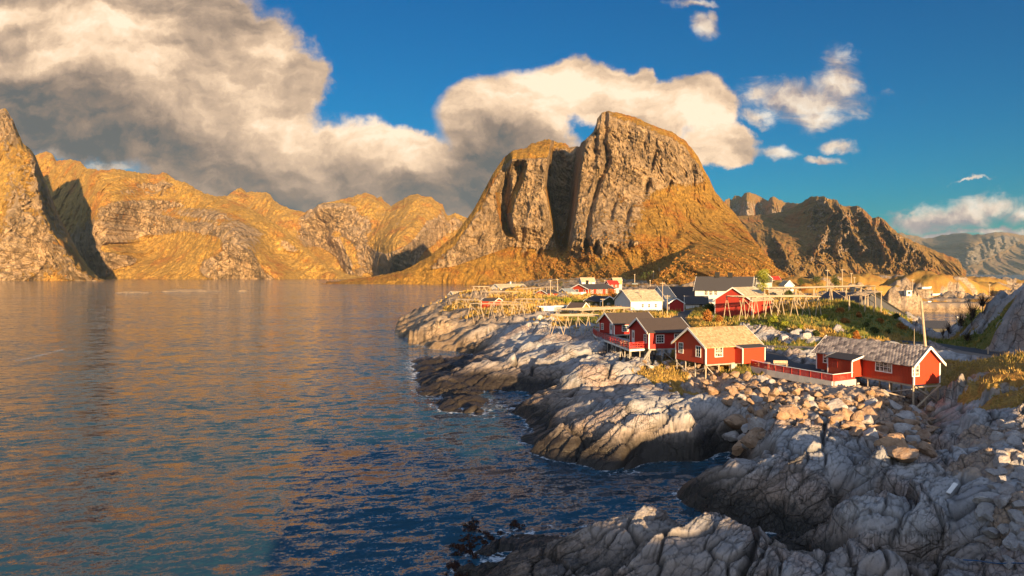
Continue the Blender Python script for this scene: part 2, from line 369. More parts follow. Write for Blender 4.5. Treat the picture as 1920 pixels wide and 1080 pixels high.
silB = [(40, 330), (56, 296), (70, 289), (88, 284), (98.5, 289), (105.6, 301), (134, 299), (151, 303), (162, 315.5), (197, 319), (218, 316.5), (246, 321), (260, 323.6), (295.6, 328), (306, 322.5), (317, 328), (331, 338), (352, 343.6),
        (369.5, 356), (387, 363), (404.7, 368), (440, 378), (470, 392), (500, 408), (530, 428), (560, 452), (590, 478), (620, 500), (650, 514), (690, 521), (740, 524)]
bandB = [(250, 352, 60, 14), (345, 395, 75, 13), (300, 350, 30, 10)]
def depthB(U, V, VR):
    D = 2050 + 2.1 * (526.5 - V) + .0 * U
    D = D + 40 * np.exp(-(V - VR) / 8.)
    for (x, y, a, b) in [(270, 362, 70, 16), (345, 398, 80, 12), (220, 465, 26, 10), (245, 472, 22, 7)]:          # cliff bands: the slope above them is set back less
        D = D - 45 * np.exp(-((U - x) / a) ** 4) * sst(y - b, y + b, V) + 45 * np.exp(-((U - x) / a) ** 4) * sst(y + b, y + b * 4, V)
    D = D + 90 * np.sin(U / 37.) * sst(526, 470, V) + 70 * np.sin((U + V * 1.3) / 61.)
    s = sst(205, 120, U); D = D + 240 * s
    D = D - 130 * np.exp(-((U - 470 - (V - 470) * .9) / 40) ** 2) * sst(360, 470, V)
    return D
relief('left_ridge_mountain', silB, 526.5, depthB, m_left, 700, 330, lambda U, V, px, pz: .30 - .75 * sum(np.exp(-((U - x) / a) ** 4 - ((V - y) / b) ** 4) for (x, y, a, b) in [(270, 358, 60, 12), (350, 398, 78, 12), (420, 425, 60, 26), (460, 455, 40, 30), (205, 440, 22, 22)]), seed=21, disp=(20, 80, 120, 7, 16, 26), back=700)

silC = [(330, 400), (380, 372), (400, 369), (426, 366.5), (439, 357), (452, 352), (462.5, 360), (499, 360), (507, 365), (514.6, 377), (527.6, 384.7), (546, 392.5), (569, 397.7), (585, 392.5), (598, 383), (621, 378), (660, 369), (686.5, 360.7),
        (699.5, 366.5), (707, 370), (715, 368.5), (720, 377), (733, 386), (749, 377), (764.6, 367.8), (780, 362.6), (796, 369), (809, 369), (816.7, 377), (829.7, 383), (835, 397.7), (840, 405.5), (853, 399), (874, 408), (895, 418), (940, 430), (1000, 450)]
def depthC(U, V, VR):
    D = 2750 + 2.2 * (525 - V) + 50 * np.exp(-(V - VR) / 8.)
    D = D + 130 * np.sin(U / 33. + V / 60) * sst(525, 460, V) + 120 * np.sin((U - V * 1.1) / 49.)
    g, _, _ = seg_dist(U, V, [(735, 386), (700, 440), (690, 500)]); D = D + 130 * np.exp(-(g / 26) ** 2)
    g, _, _ = seg_dist(U, V, [(569, 398), (600, 440), (640, 500)]); D = D + 110 * np.exp(-(g / 28) ** 2)
    g, _, _ = seg_dist(U, V, [(629, 450), (645, 470), (662, 505)]); D = D - 120 * np.exp(-(g / 15) ** 2)
    g, _, _ = seg_dist(U, V, [(800, 415), (770, 450), (740, 490)]); D = D - 150 * np.exp(-(g / 30) ** 2)
    return D
relief('head_of_fjord_mountains', silC, 525.5, depthC, m_left, 760, 300, lambda U, V, px, pz: .18 - .35 * sst(480, 430, V) + .25 * sst(470, 500, V), seed=33, disp=(26, 90, 150, 9, 20, 36), back=900)

# right-hand mountains
silF = [(1330, 420), (1350, 385), (1360, 375), (1367, 372), (1372, 375), (1378, 366), (1385, 366), (1390, 371), (1396, 362), (1405, 360), (1418.5, 365), (1430, 371), (1440, 377), (1444, 371), (1450, 368), (1461, 374), (1476, 380), (1494, 381), (1520, 392), (1560, 410), (1600, 430)]
def depthF(U, V, VR):
    return 4300 + 3.6 * (510 - V) + 60 * np.exp(-(V - VR) / 6.) + 160 * np.sin(U / 7.5) * sst(450, 400, V)
relief('jagged_back_ridge', silF, 516, depthF, m_right, 420, 220, lambda U, V, px, pz: -.2 + .3 * sst(400, 420, V), seed=41, disp=(45, 110, 260, 16, 36, 80), back=900)
silE = [(1340, 440), (1365, 406), (1400, 404), (1440, 402), (1470, 396), (1485, 390), (1503, 380), (1518, 369), (1527, 368), (1545, 369), (1557.5, 374), (1569.6, 375), (1574, 383), (1585, 387), (1600, 386), (1612, 387), (1624, 396.5), (1636, 409),
        (1648, 406), (1660, 413), (1672, 427), (1687, 440), (1711.6, 452), (1733, 461), (1763, 473.5), (1787, 482.6), (1796, 485.6), (1802, 495), (1805, 504), (1812, 507)]
spurs = [([(1548, 372), (1560, 400), (1548, 430), (1530, 470)], 90), ([(1575, 385), (1592, 415), (1600, 440), (1620, 462)], 110), ([(1612, 388), (1632, 420), (1650, 450), (1668, 480)], 120), ([(1650, 407), (1670, 435), (1700, 470)], 110),
         ([(1690, 442), (1720, 470), (1740, 490)], 60), ([(1450, 440), (1470, 470), (1480, 495)], 110), ([(1420, 440), (1425, 470), (1430, 495)], 80), ([(1575, 400), (1578, 440), (1570, 465)], 80), ([(1530, 375), (1520, 420)], 60)]
def depthE(U, V, VR):
    D = 2350 + 1.9 * (505 - V) * 1.4 + 40 * np.exp(-(V - VR) / 7.)
    for pts, a in spurs:
        g, sd, tt = seg_dist(U, V, pts); g = g + 4 * fbm(U / 9, V / 14, 3, 66)
        D = D - a * 1.25 * np.exp(-np.abs(g) / 11.)
    D = D + 330 * sst(1560, 1440, U) * sst(470, 410, V)
    return D
relief('right_ridge_mountain', silE, 519, depthE, m_right, 760, 300, lambda U, V, px, pz: .1 + .5 * sst(455, 480, V) - .2 * sst(440, 400, V), seed=52, disp=(20, 60, 120, 9, 20, 40), back=800)
silG = [(1600, 470), (1640, 455), (1684, 437), (1690.5, 436), (1702.5, 441), (1720.7, 442), (1730, 447), (1748, 446), (1763, 441), (1774, 440), (1787, 438), (1811, 437), (1824, 440), (1847.6, 439), (1865.7, 435), (1890, 436), (1914, 440), (1960, 450), (2020, 446), (2100, 470), (2300, 490), (2500, 505)]
def depthG(U, V, VR):
    return 9000 + 14 * (516 - V) + 500 * np.sin((U + V) / 31.) * sst(516, 450, V) + 150 * np.exp(-(V - VR) / 5.)
relief('distant_mountain_range', silG, 517, depthG, m_far, 360, 150, lambda U, V, px, pz: 0 * U, seed=61, disp=(190, 420, 700, 60, 120, 200), back=2000, rough_edge=.8)

# ---------------- water ----------------
mt, t = material('sea_water')
pos = t.new('ShaderNodeNewGeometry').outputs['Position']
cdist = t.vm('LENGTH', pos, out=1)
p1 = t.new('ShaderNodeVectorRotate'); p1.rotation_type = 'Z_AXIS'; t.put(p1.inputs['Vector'], pos); p1.inputs['Angle'].default_value = R(-14)
pr = t.vm('MULTIPLY', p1.outputs[0], (.42, 1.0, 1.0))
w0 = t.noise(pr, .07, 3, .5); w1 = t.noise(pr, .30, 4, .55, .4); w2 = t.noise(pr, 1.1, 4, .6, .3); w3 = t.noise(pr, 4.0, 3, .6)
far = t.mr(cdist, 60, 700, 1., .35, smooth=False)
gust = t.mr(t.noise(t.vm('MULTIPLY', p1.outputs[0], (.4, 1, 1)), .018, 3, .6), .35, .65, .75, 1.15)
hh = t.m('ADD', t.m('ADD', t.m('ADD', t.m('MULTIPLY', w0, 2.2), t.m('MULTIPLY', w1, 1.7)), t.m('MULTIPLY', w2, .8)), t.m('MULTIPLY', w3, .14))
nb = t.new('ShaderNodeBump'); nb.inputs['Distance'].default_value = 1.0
t.put(nb.inputs['Height'], hh); t.put(nb.inputs['Strength'], t.m('MULTIPLY', gust, .85))
fm = t.attr('foam')
fnz = t.noise(pos, 1.4, 6, .7, 1.0)
ff = t.mr(t.m('ADD', t.m('MULTIPLY', fm, .65), fnz), 1.02, 1.12)
c1_ = t.noise(pr, .30, 3, .55, .5, out=1); c2_ = t.noise(pr, 1.25, 4, .68, .4, out=1); c3_ = t.noise(pos, 4.5, 3, .65, out=1); c0_ = t.noise(pr, .05, 2, .5, out=1)
sl = t.vm('ADD', t.vm('ADD', t.vscale(t.vm('SUBTRACT', c1_, (.5, .5, .5)), .42), t.vscale(t.vm('SUBTRACT', c2_, (.5, .5, .5)), 1.15)), t.vm('ADD', t.vscale(t.vm('SUBTRACT', c3_, (.5, .5, .5)), .62), t.vscale(t.vm('SUBTRACT', c0_, (.5, .5, .5)), .12)))
nrm = t.vm('NORMALIZE', t.vm('ADD', t.vm('MULTIPLY', t.vscale(sl, gust), (.95, 1.3, 0.)), (0., 0., 1.)))
fin(t, t.mix(ff, (.020, .062, .095), (.55, .58, .6)), t.mixf(ff, .06, .6), .40, nrm); t.b.inputs['IOR'].default_value = 1.33
m_water = mt
# ---------------- ground: the rocky point, village shelf and the skerries behind it ----------------
# surveyed points: sight line (u, v), height z, cover r rock / p loose stones / g dry grass / G green
CP = '''
800 1300 -1.5 r|860 1090 .4 r|900 1075 1.0 r|960 1040 1.5 r|1010 1000 1.3 r|1100 985 1.7 r|1180 962 2.1 r|1240 975 1.7 r|1290 995 1.3 r|1360 1005 1.3 r|1450 1022 1.4 r|1560 1035 1.6 r|1650 1040 2.0 r|1750 1065 2.3 r
1000 1200 1.8 r|1250 1100 2.2 r|1400 1150 2.6 r|1600 1200 2.8 r|1200 1400 2.0 r|1600 1500 3.2 r|1850 1300 3.2 r|2100 1200 4.2 r|960 1500 .5 r
1000 955 -1.3 r|1100 945 -1.2 r|1200 930 -1.4 r|1300 985 -1 r|1370 1010 -.9 r|1450 1035 -.9 r|1530 1055 -.5 r
1290 915 .0 r|1300 955 .0 r|1400 990 .3 r|1350 930 1.5 r|1400 860 2.6 r|1440 800 4.2 r|1500 790 4.5 r|1560 800 4.5 r|1500 860 3.9 r|1600 860 4.0 r|1480 920 2.8 r|1560 930 2.6 r|1620 880 4.0 r|1460 985 .5 r|1500 1000 .6 r|1590 1015 1.3 r
1650 920 4.0 r|1720 900 4.4 r|1800 930 4.6 r|1830 960 4.5 r|1700 990 2.7 r|1640 990 2.6 r|1620 960 2.8 r|1780 1000 3.0 r
1850 1040 3.2 r|1850 900 4.6 p|1900 980 4.8 p|1900 850 4.8 r|1960 900 5.4 r|2060 900 6.6 r|2050 1050 6 r|1850 830 4.0 p
1400 820 1.6 r|1370 850 .1 r|1330 875 -.6 r|1420 790 3.6 p|1230 905 -1.6 r|1300 893 -1.3 r
975 822 -.1 r|1010 855 -.1 r|1100 874 -.1 r|1200 888 -.1 r|1020 810 1.3 r|1110 820 1.9 r|1200 810 2.6 r|1300 825 2.0 r|1300 780 3.0 r|1200 750 3.7 r|1290 738 4.0 r|1130 745 3.3 r|1060 775 2.2 r|1370 770 3.5 r|1390 745 4.4 p|1250 700 4.3 g
950 800 -1.2 r|900 830 -2 r|920 783 .0 r|985 765 .9 r|1040 730 1.9 r|1090 690 3.2 r|1130 668 4.3 r|1180 690 4.0 r|1180 715 3.8 r|1000 752 -.1 r|955 748 -.6 r|980 738 -.1 r|1030 712 1.8 r
890 745 .2 r|830 752 .1 r|800 735 .2 r|790 705 .1 r|850 715 1.2 r|920 700 1.8 r|960 680 2.8 r|1000 650 4.3 r|1060 640 5.4 r|1085 650 5.2 r|1000 700 2.2 r|930 660 2.6 r|900 685 1.6 r|800 672 -.2 r|850 662 -.3 r|890 664 .1 r|930 640 3.2 r|840 690 .8 r
765 632 .1 r|770 608 1.6 r|800 600 4.2 r|850 590 6.0 r|830 630 2.2 r|880 635 2.8 r|920 615 4.8 r|980 612 6.2 r|1040 605 6.6 g|820 572 7.2 r|790 585 4.5 r|860 575 7.6 g|920 580 7.8 g|980 585 7.6 g|1000 595 7.0 r|1060 590 7.2 g|1100 600 7.0 G
850 560 8.2 g|900 555 8.3 g|950 552 8.0 g|1000 560 7.8 g|1060 560 7.8 g|1100 570 7.6 G|1150 590 7.2 G|1200 590 7.2 g|1250 585 7.2 G|1140 645 5.6 r|1200 655 4.9 g|1230 670 4.3 r|1290 660 5.2 g|1250 640 5.8 r
1300 600 7.2 g|1330 620 7.0 g|1340 590 7.4 G|1280 575 7.5 G|1400 600 7.6 G|1440 610 8.0 G|1480 600 8.8 G|1480 635 6.6 r|1440 628 6.8 r|1520 620 7.6 g|1560 600 8.6 G|1600 600 8.8 G|1500 575 10.0 g|1580 570 10.2 G|1640 590 8.8 G|1680 600 8.0 G|1700 620 6.5 G|1620 620 7.4 G|1700 640 5.7 g
1300 745 2.4 g|1330 738 2.4 p|1270 690 4.2 g|1310 700 4.0 p|1380 715 3.9 p|1460 735 3.9 p|1540 755 3.9 p|1390 690 5.2 G|1470 710 4.1 p|1550 728 4.1 p|1605 735 4.0 p|1620 760 3.7 p|1700 795 1.9 p|1712 776 2.2 p|1765 780 2.8 r|1480 765 3.9 p|1560 790 3.8 p|1640 820 3.7 r|1680 850 2.9 r|1740 840 2.7 r|1650 735 4.4 p|1690 765 2.3 p|1745 762 2.2 p
1430 660 5.6 a|1480 680 5.4 a|1500 690 5.3 a|1560 690 5.3 a|1450 640 6.0 G|1500 650 5.8 G|1600 660 5.6 a|1650 670 5.4 g|1400 650 5.8 G|1350 660 5.6 g
1780 700 5.6 g|1830 680 7.2 g|1880 690 7.3 g|1900 720 6.3 g|1850 725 6.0 g|1880 748 5.7 g|1810 715 5.6 g|1780 740 4.3 r|1830 760 4.5 r|1880 770 5.2 r|1780 790 3.4 r|1820 800 3.9 r|1960 700 7.6 r|2050 720 7.0 r|1760 680 6.0 g|1930 670 8.2 g
1750 655 5.9 a|1820 660 5.9 a|1900 668 6.2 a|1700 652 5.9 a|1780 640 5.5 G|1840 640 7.0 G
1740 625 3.5 r|1720 605 3.5 r|1770 630 .4 r|1800 632 1.6 r|1815 605 6.0 G|1830 580 9.5 G|1860 570 12 r|1890 555 14 r|1920 540 15.8 r|1960 530 16.5 r|1870 600 9.5 r|1900 600 11 r|1850 630 7.2 G|1920 630 9.0 r|2000 600 10.8 r|2100 560 13.9 r|2100 640 8 r
1730 590 -1 r|1790 590 -1 r|1750 610 -1 r|1700 578 -1 r|1770 578 -1.2 r|1820 576 -.5 r|1690 560 2.5 r
1640 575 6.5 G|1600 560 9 g|1670 590 6.5 G'''
CP = [tuple(q.split()) for ln in CP.strip().split('\n') for q in ln.split('|')]
def at(u, v, z):
    x, y, w = pix(u, v); k = (z - CAMZ) / w; return x * k, y * k
pts = []
for q in CP:
    u, v, z = map(float, q[:3]); x, y = at(u, v, z); pts.append((x, y, z, q[3]))
# points given directly as x, y, z: sea bed, far shore of the point, land beyond the bay
for x, y, z, c in [(-20, 30, -4, 'r'), (-30, 60, -5, 'r'), (-12, 75, -3, 'r'), (-25, 100, -4, 'r'), (-40, 140, -4, 'r'), (-60, 200, -5, 'r'), (-48, 250, -4, 'r'), (-60, 330, -6, 'r'), (-8, 52, -2.5, 'r'), (-2, 66, -2.5, 'r'), (6, 55, -2, 'r'),
                   (-38, 300, -3, 'r'), (-30, 345, -3, 'r'), (-20, 385, -3, 'r'), (10, 395, -3, 'r'), (40, 400, -2, 'r'), (-4, 350, 8.0, 'g'), (10, 356, 8.0, 'g'), (25, 345, 7, 'g'), (-26, 262, 6.5, 'g'), (0, 285, 7, 'g'), (30, 300, 6.5, 'g'), (60, 300, 6, 'g'), (85, 330, 3, 'g'), (110, 360, 3.0, 'r'),
                   (-80, 500, -8, 'r'), (0, 500, -6, 'r'), (60, 480, -4, 'r'), (0, 800, -8, 'r'), (-100, 900, -9, 'r'), (60, 230, 8, 'g'), (95, 260, 7, 'g'), (110, 200, 6, 'G'), (95, 215, 6, 'r'),
                   (150, 430, 5, 'g'), (190, 500, 6, 'g'), (120, 480, 5, 'g'), (100, 640, 3, 'g'), (150, 800, 5, 'g'), (250, 800, 6, 'g'), (350, 900, 5, 'g'), (40, 760, 1, 'g'), (60, 900, 6, 'g'),
                   (130, 205, -1.2, 'r'), (150, 230, -1.5, 'r'), (175, 250, -1.5, 'r'), (190, 285, -1.5, 'r'), (215, 280, -1.5, 'r'), (150, 300, -1.5, 'r'), (176, 330, 4.2, 'r'), (215, 340, 4.5, 'r'), (255, 345, 4.5, 'r'),
                   (260, 420, -2, 'r'), (330, 420, -3, 'r'), (330, 330, -3, 'r'), (300, 560, -3, 'r'), (420, 620, -4, 'r'), (500, 800, -4, 'r'), (230, 400, 2, 'r'),
                   (20, 20, 3, 'r'), (0, 18, 0, 'r'), (50, 25, 5, 'r'), (70, 60, 7.5, 'r'), (90, 75, 9, 'r'), (130, 110, 9, 'r'), (48, 50, 5.2, 'r'), (54, 55, 5.4, 'r'), (45, 42, 5.0, 'r'), (62, 62, 6.4, 'r'), (40, 34, 5, 'r'), (70, 78, 9, 'r'), (-14, 18, -4, 'r'), (110, 150, 5, 'G'), (140, 170, 2, 'r'), (122, 190, -.6, 'r'), (84, 140, 4.2, 'g'), (92, 142, 4.0, 'g'), (92, 151, 3.0, 'g'), (100, 151, 3.2, 'g'), (100, 163, 1.4, 'r'), (108, 168, .8, 'r'), (117, 186, -.7, 'r'), (88, 128, 4.6, 'G'), (128, 180, 0, 'r'), (121, 170, 1.2, 'r'), (116, 158, 3, 'g'), (132, 168, .8, 'r'), (119, 148, 4.2, 'g'), (135, 155, 3.0, 'r'), (140, 230, -1.5, 'r'), (123, 220, -1.5, 'r'), (130, 250, -1.5, 'r'), (145, 280, -1.5, 'r'), (160, 300, -1.5, 'r')]:
    pts.append((x, y, z, c))
for x, y, z in [(38, 190, 7.4), (33, 196, 7.4), (60, 171, 6.0), (57, 180, 7.2), (65, 214, 7.8), (60, 222, 8), (25, 208, 7.2), (28, 214, 7.2), (17, 185, 6.9), (36, 280, 7.5), (32, 288, 7.5), (16, 262, 7.9), (-7, 201, 7.8), (-22, 274, 7.6), (45, 194, 7.2), (53, 202, 7.2), (55, 230, 6.6), (25, 281, 7.9), (58, 168, 5.6)]: pts.append((x, y, z, 'g'))
PX = np.array([[p[0], p[1]] for p in pts]); PZ = np.array([p[2] for p in pts]); PC = [p[3] for p in pts]
def lp(x, y):
    r = np.hypot(x, y); return np.arctan2(x, y) * 1.25, np.log(r)
pa, pb = lp(PX[:, 0], PX[:, 1])
def tk(d2): return np.where(d2 > 0, .5 * d2 * np.log(np.maximum(d2, 1e-12)), 0)
n = len(pts); A = np.zeros((n + 3, n + 3)); A[:n, :n] = tk((pa[:, None] - pa) ** 2 + (pb[:, None] - pb) ** 2) + np.eye(n) * 2e-5
A[:n, n] = A[n, :n] = 1; A[:n, n + 1] = A[n + 1, :n] = pa; A[:n, n + 2] = A[n + 2, :n] = pb
tps = np.linalg.solve(A, np.concatenate([PZ, [0, 0, 0]]))
def blur_cover(a, b, code, s=.030):
    num = np.zeros(a.shape); den = np.full(a.shape, 1e-9)
    for i in range(n):
        w = 1. / (((a - pa[i]) ** 2 + (b - pb[i]) ** 2) / s ** 2 + .15) ** 2
        den += w
        if PC[i] in code: num += w
    return num / den
def base_h(x, y):
    a, b = lp(x, y); z = tps[n] + tps[n + 1] * a + tps[n + 2] * b
    for i in range(n): z = z + tps[i] * tk((a - pa[i]) ** 2 + (b - pb[i]) ** 2)
    return z
def dome(x, y, cx, cy, a, b, ang, top, foot=-2., pw=2.6, lean=0.):
    c, s = math.cos(R(ang)), math.sin(R(ang)); p = ((x - cx) * c + (y - cy) * s) / a; q = (-(x - cx) * s + (y - cy) * c) / b
    p = p + .16 * fbm(x / (a * .5), y / (a * .5), 3, int(cx) % 50 + 3); q = q + .16 * fbm(x / (a * .5) + 9, y / (a * .5), 3, int(cx) % 50 + 7)
    d = (np.abs(p) ** pw + np.abs(q) ** pw)
    return foot + (top - foot) * np.maximum(0, 1 - d) ** .55 + lean * p - 50 * (d >= 1)
def dz(u, v, z): return at(u, v, z)
DOMES = []   # (cx, cy, a, b, angle, top, foot, power)
def addd(u, v, z, a, b, ang, foot, pw=2.6):
    x, y = at(u, v, z); DOMES.append((x, y, a, b, ang, z, foot, pw))
addd(1690, 935, 4.5, 4.3, 3.2, 15, 1.0)           # big pale boulder outcrop bottom right
addd(1650, 870, 4.6, 1.7, 1.5, 60, 2.2); addd(1740, 880, 4.8, 2.4, 1.7, -25, 2.5)
addd(1600, 985, 2.6, 3.0, 1.8, 10, .3)
addd(1530, 990, 1.9, 3.4, 1.6, 8, -.3)
addd(1690, 1060, 3.0, 2.6, 1.4, -30, 1.2); addd(1300, 1050, 2.7, 3.2, 2.0, -20, 1.0); addd(1080, 1040, 2.6, 4.5, 2.2, 28, .4); addd(1210, 985, 2.3, 2.6, 1.2, -10, .8)
addd(1450, 1055, 2.4, 2.6, 1.4, 10, 1.0)
addd(1862, 765, 5.5, 3.2, 2.6, 60, 3.0); addd(1830, 718, 6.2, 3.2, 2.0, 110, 3.4); addd(1890, 700, 7.4, 5, 3.2, 70, 4.4)
addd(1905, 870, 5.6, 3.6, 2.8, 80, 4.2); addd(1850, 800, 4.6, 2.6, 1.6, 40, 3.6)
addd(1785, 805, 4.2, 2.0, 1.3, 110, 2.6); addd(1470, 770, 5.0, 2.2, 1.4, 55, 2.8)
addd(1055, 632, 6.0, 7.5, 6, 35, 1.6, 2.4); addd(1010, 665, 4.0, 9, 3.2, 40, .6); addd(1140, 690, 4.9, 8, 3.6, 40, 2.4)
addd(1105, 615, 6.8, 4, 3.4, 10, 3.0)
addd(850, 600, 5.6, 12, 6, 28, 1.0, 2.2)
for (u, v, D, a, b, ang, top, ft) in [(1745, 0, 395, 30, 16, -20, 17.5, 1.0), (1640, 0, 330, 26, 14, 5, 11.5, 3.0), (1690, 0, 305, 9, 8, 5, 11, 2.0), (1510, 0, 420, 36, 18, -8, 13.5, 2.5), (1600, 0, 480, 40, 22, 0, 16, 2),
                                  (1890, 0, 480, 26, 12, 0, 9.5, -1), (1835, 0, 470, 22, 13, -5, 11.5, -1), (1800, 0, 640, 70, 30, 0, 14, -1), (1700, 0, 700, 90, 40, 0, 15, -2), (1840, 0, 345, 14, 7, 0, 5.5, -1),
                                  (1790, 0, 352, 12, 8, 0, 7.5, -1), (1900, 0, 372, 14, 6, 0, 5.0, -1), (1980, 0, 430, 40, 15, 0, 8, -1), (2080, 0, 520, 60, 20, 0, 12, -1), (1380, 0, 560, 50, 24, 0, 11, 2), (1180, 0, 640, 40, 18, 10, 6, 0)]:
    DOMES.append(((u - 960) / 1280 * D, D, a, b, ang, top, ft, 2.2))
ROADS = [([(1290, 583, 7.2), (1270, 600, 7.2), (1285, 625, 6.6), (1340, 648, 6.1), (1420, 662, 5.7)], 1.9, 1), ([(1420, 648, 5.9), (1470, 650, 5.8), (1540, 652, 5.8), (1640, 652, 5.8), (1760, 655, 5.9), (1840, 665, 5.9), (1960, 680, 6.6)], 1.6, .45),
         ([(1420, 662, 5.7), (1450, 680, 5.4), (1500, 690, 5.3), (1545, 695, 5.3)], 3.2, 1), ([(1690, 640, 5.9), (1740, 643, 5.9), (1800, 652, 5.9), (1900, 672, 6.2)], 1.8, 1),
         ([(1640, 640, 5.9), (1700, 640, 5.9)], 1.5, 1)]
ROADS = [(np.array([at(*p) + (p[2],) for p in r[0]]), r[1], r[2]) for r in ROADS]
ROADS += [(np.array([(118, 300, 5.0), (150, 322, 5.2), (185, 335, 5.4), (225, 332, 5.6), (262, 318, 5.8), (300, 300, 6.0)]), 3.0, .45), (np.array([(40, 720, 3.8), (75, 700, 4), (120, 600, 4.5), (140, 480, 5.2), (130, 380, 5.4), (118, 300, 5.0)]), 3.2, .45),
          (np.array([(165, 312, 4.2), (190, 320, 4.2), (232, 316, 4.2)]), 6, .55)]
def road_d(x, y):
    best = np.full(x.shape, 99.); z = np.zeros(x.shape); cov = np.zeros(x.shape)
    for p, w, c in ROADS:
        for i in range(len(p) - 1):
            d = p[i + 1, :2] - p[i, :2]; L = d @ d; t = np.clip(((x - p[i, 0]) * d[0] + (y - p[i, 1]) * d[1]) / L, 0, 1)
            e = np.hypot(x - p[i, 0] - d[0] * t, y - p[i, 1] - d[1] * t) - w; m = e < best
            best = np.where(m, e, best); z = np.where(m, p[i, 2] + (p[i + 1, 2] - p[i, 2]) * t, z); cov = np.where(m, c, cov)
    return best, z, cov
def crk(x, y, sx, sy, ang, seed, w=.16, warp=.35):
    c, s = math.cos(R(ang)), math.sin(R(ang)); p = (x * c + y * s); q = (-x * s + y * c)
    p = p + warp * sx * fbm(x / sx / 1.5, y / sx / 1.5, 2, seed + 3); q = q + warp * sy * 1.6 * fbm(x / sx / 1.7 + 5, y / sx / 1.7, 2, seed + 4)
    f1, f2, idn, ox, oy = worley(p / sx, q / sy, seed)
    e = f2 - f1
    return np.clip(1 - e / w, 0, 1), idn, ox * sx, oy * sy, e
def ground(x, y, detail=True, full=False):
    x = np.asarray(x, float); y = np.asarray(y, float)
    r = np.hypot(x, y)
    z0 = base_h(x, y)
    wx = x + .8 * fbm(x / 7, y / 7, 2, 11); wy = y + .8 * fbm(x / 6 + 7, y / 6, 3, 12)
    dm = np.full(x.shape, -60.)
    for d in DOMES:
        cx, cy, a, b = d[:4]; mm = np.hypot(x - cx, y - cy) < max(a, b) * 1.5
        if mm.any():
            v = dome(x[mm], y[mm], *d[:6], foot=d[6], pw=d[7]); dm[mm] = np.maximum(dm[mm], v)
    z = np.maximum(z0, dm)
    a_, b_ = lp(x, y)
    g = blur_cover(a_, b_, 'gG'); gg = blur_cover(a_, b_, 'G'); pb_ = blur_cover(a_, b_, 'p'); ap = blur_cover(a_, b_, 'a')
    g = g * (1 - sst(0, .35, (dm - z0) - .15) * (r < 250) * np.where(x > 42, .25, .8))
    pb_ = sst(.2, .62, pb_)
    rock = np.clip(1 - 1.25 * np.clip(g + ap, 0, 1), 0, 1)
    nz = fbm(x / 7, y / 7, 5, 21, .62)
    grass = sst(.34, .56, g + .55 * nz) * sst(.16, .34, g)
    far = sst(180, 320, r)
    grass = grass * (1 - far) + far * sst(.0, .25, fbm(x / 26, y / 26, 4, 23) + .05 * (z - 4))
    rk = np.clip(1 - grass * .9, 0, 1) * (1 - .8 * pb_) * sst(-.5, .3, z)
    crack = np.zeros(x.shape)
    if detail:
        ang = 58 + 25 * fbm(x / 22, y / 22, 2, 31)
        amp = np.interp(r, [40, 120, 250, 600], [1, 1.1, 1.3, 1.8])
        rkn = rk * np.interp(r, [0, 250, 400], [1, 1, .75])
        zq = np.clip(z, -3, 20)
        wx = wx - .9 * zq; wy = wy + .55 * zq
        # large undulation of the ice-smoothed rock
        z = z + rkn * (.55 * fbm(x / 5.5, y / 5.5, 3, 35) * amp)
        c1, i1, ox, oy, e1 = crk(wx, wy, 3.6, 1.35, 52, 41, .14, .12)
        c2, i2, ox2, oy2, e2 = crk(wx, wy, 1.25, .42, 52, 45, .18, .12)
        c3, i3, ox3, oy3, e3 = crk(wx, wy, 14., 4.5, 48, 49, .09, .25)
        c4, i4, ox4, oy4, e4 = crk(wx, wy, .5, .2, 60, 57, .3)
        mid = sst(170, 70, r); lowz = sst(5.5, 1.5, z)
        smooth = np.exp(-(((x - 15) / 9) ** 2 + ((y - 80) / 9) ** 2)) + .6 * np.exp(-(((x - 10) / 7) ** 2 + ((y - 127) / 7) ** 2))
        q = rkn * (1 - .7 * np.clip(smooth, 0, 1))
        z = z + q * ((i3 - .5) * 1.0 * amp + (ox3 * .04 + oy3 * .17) - .9 * c3 * amp)
        z = z + q * mid * ((i1 - .5) * .20 + (i1 - .3) * oy * .50 + (i1 - .6) * ox * .10 - .42 * c1)
        z = z + q * sst(110, 60, r) * ((i2 - .5) * .06 - .05 * c2 + (i2 - .5) * oy2 * .35)
        z = z + rkn * (.05 * ridged(x / 1.3, y / 1.3, 4, 61) - .05) - q * .06 * c4 * sst(75, 50, r)
        z = z + (1 - mid) * rkn * amp * .5 * (ridged((wx * .6 + wy * .8) / 7, (wx * .8 - wy * .6) / 22, 4, 63) - .3)
        # loose stones
        for sc, am, sd in ((1.5, .62, 71), (.62, .26, 73)):
            f1, f2, idn, ox, oy = worley(x / sc + .2 * fbm(x, y, 2, sd), y / sc * 1.2, sd)
            z = z + pb_ * am * np.sqrt(np.maximum(0, 1 - (f1 / .62) ** 2)) * (.4 + .8 * idn)
            crack = np.maximum(crack, pb_ * sst(.22, .0, f2 - f1) * .8)
        # grass hummocks
        z = z + grass * (.22 * fbm(x / 2.2, y / 2.2, 4, 81) + .6 * fbm(x / 12, y / 12, 2, 83)) * sst(3, 5, z)
        z = z + far * sst(0, 3, z) * (1.7 * ridged(x / 34, y / 16, 4, 87) - .6 + .7 * fbm(x / 9, y / 6, 3, 88))
        crack = np.maximum(crack, q * np.maximum(np.maximum(c3, c1 * mid), .8 * c2 * sst(120, 60, r)))
    rd, rz, rc = road_d(x, y)
    k = sst(1.6, -.2, rd)
    z = z * (1 - k) + rz * k
    road = sst(.25, -.15, rd + .25 * nz)
    if not full: return z
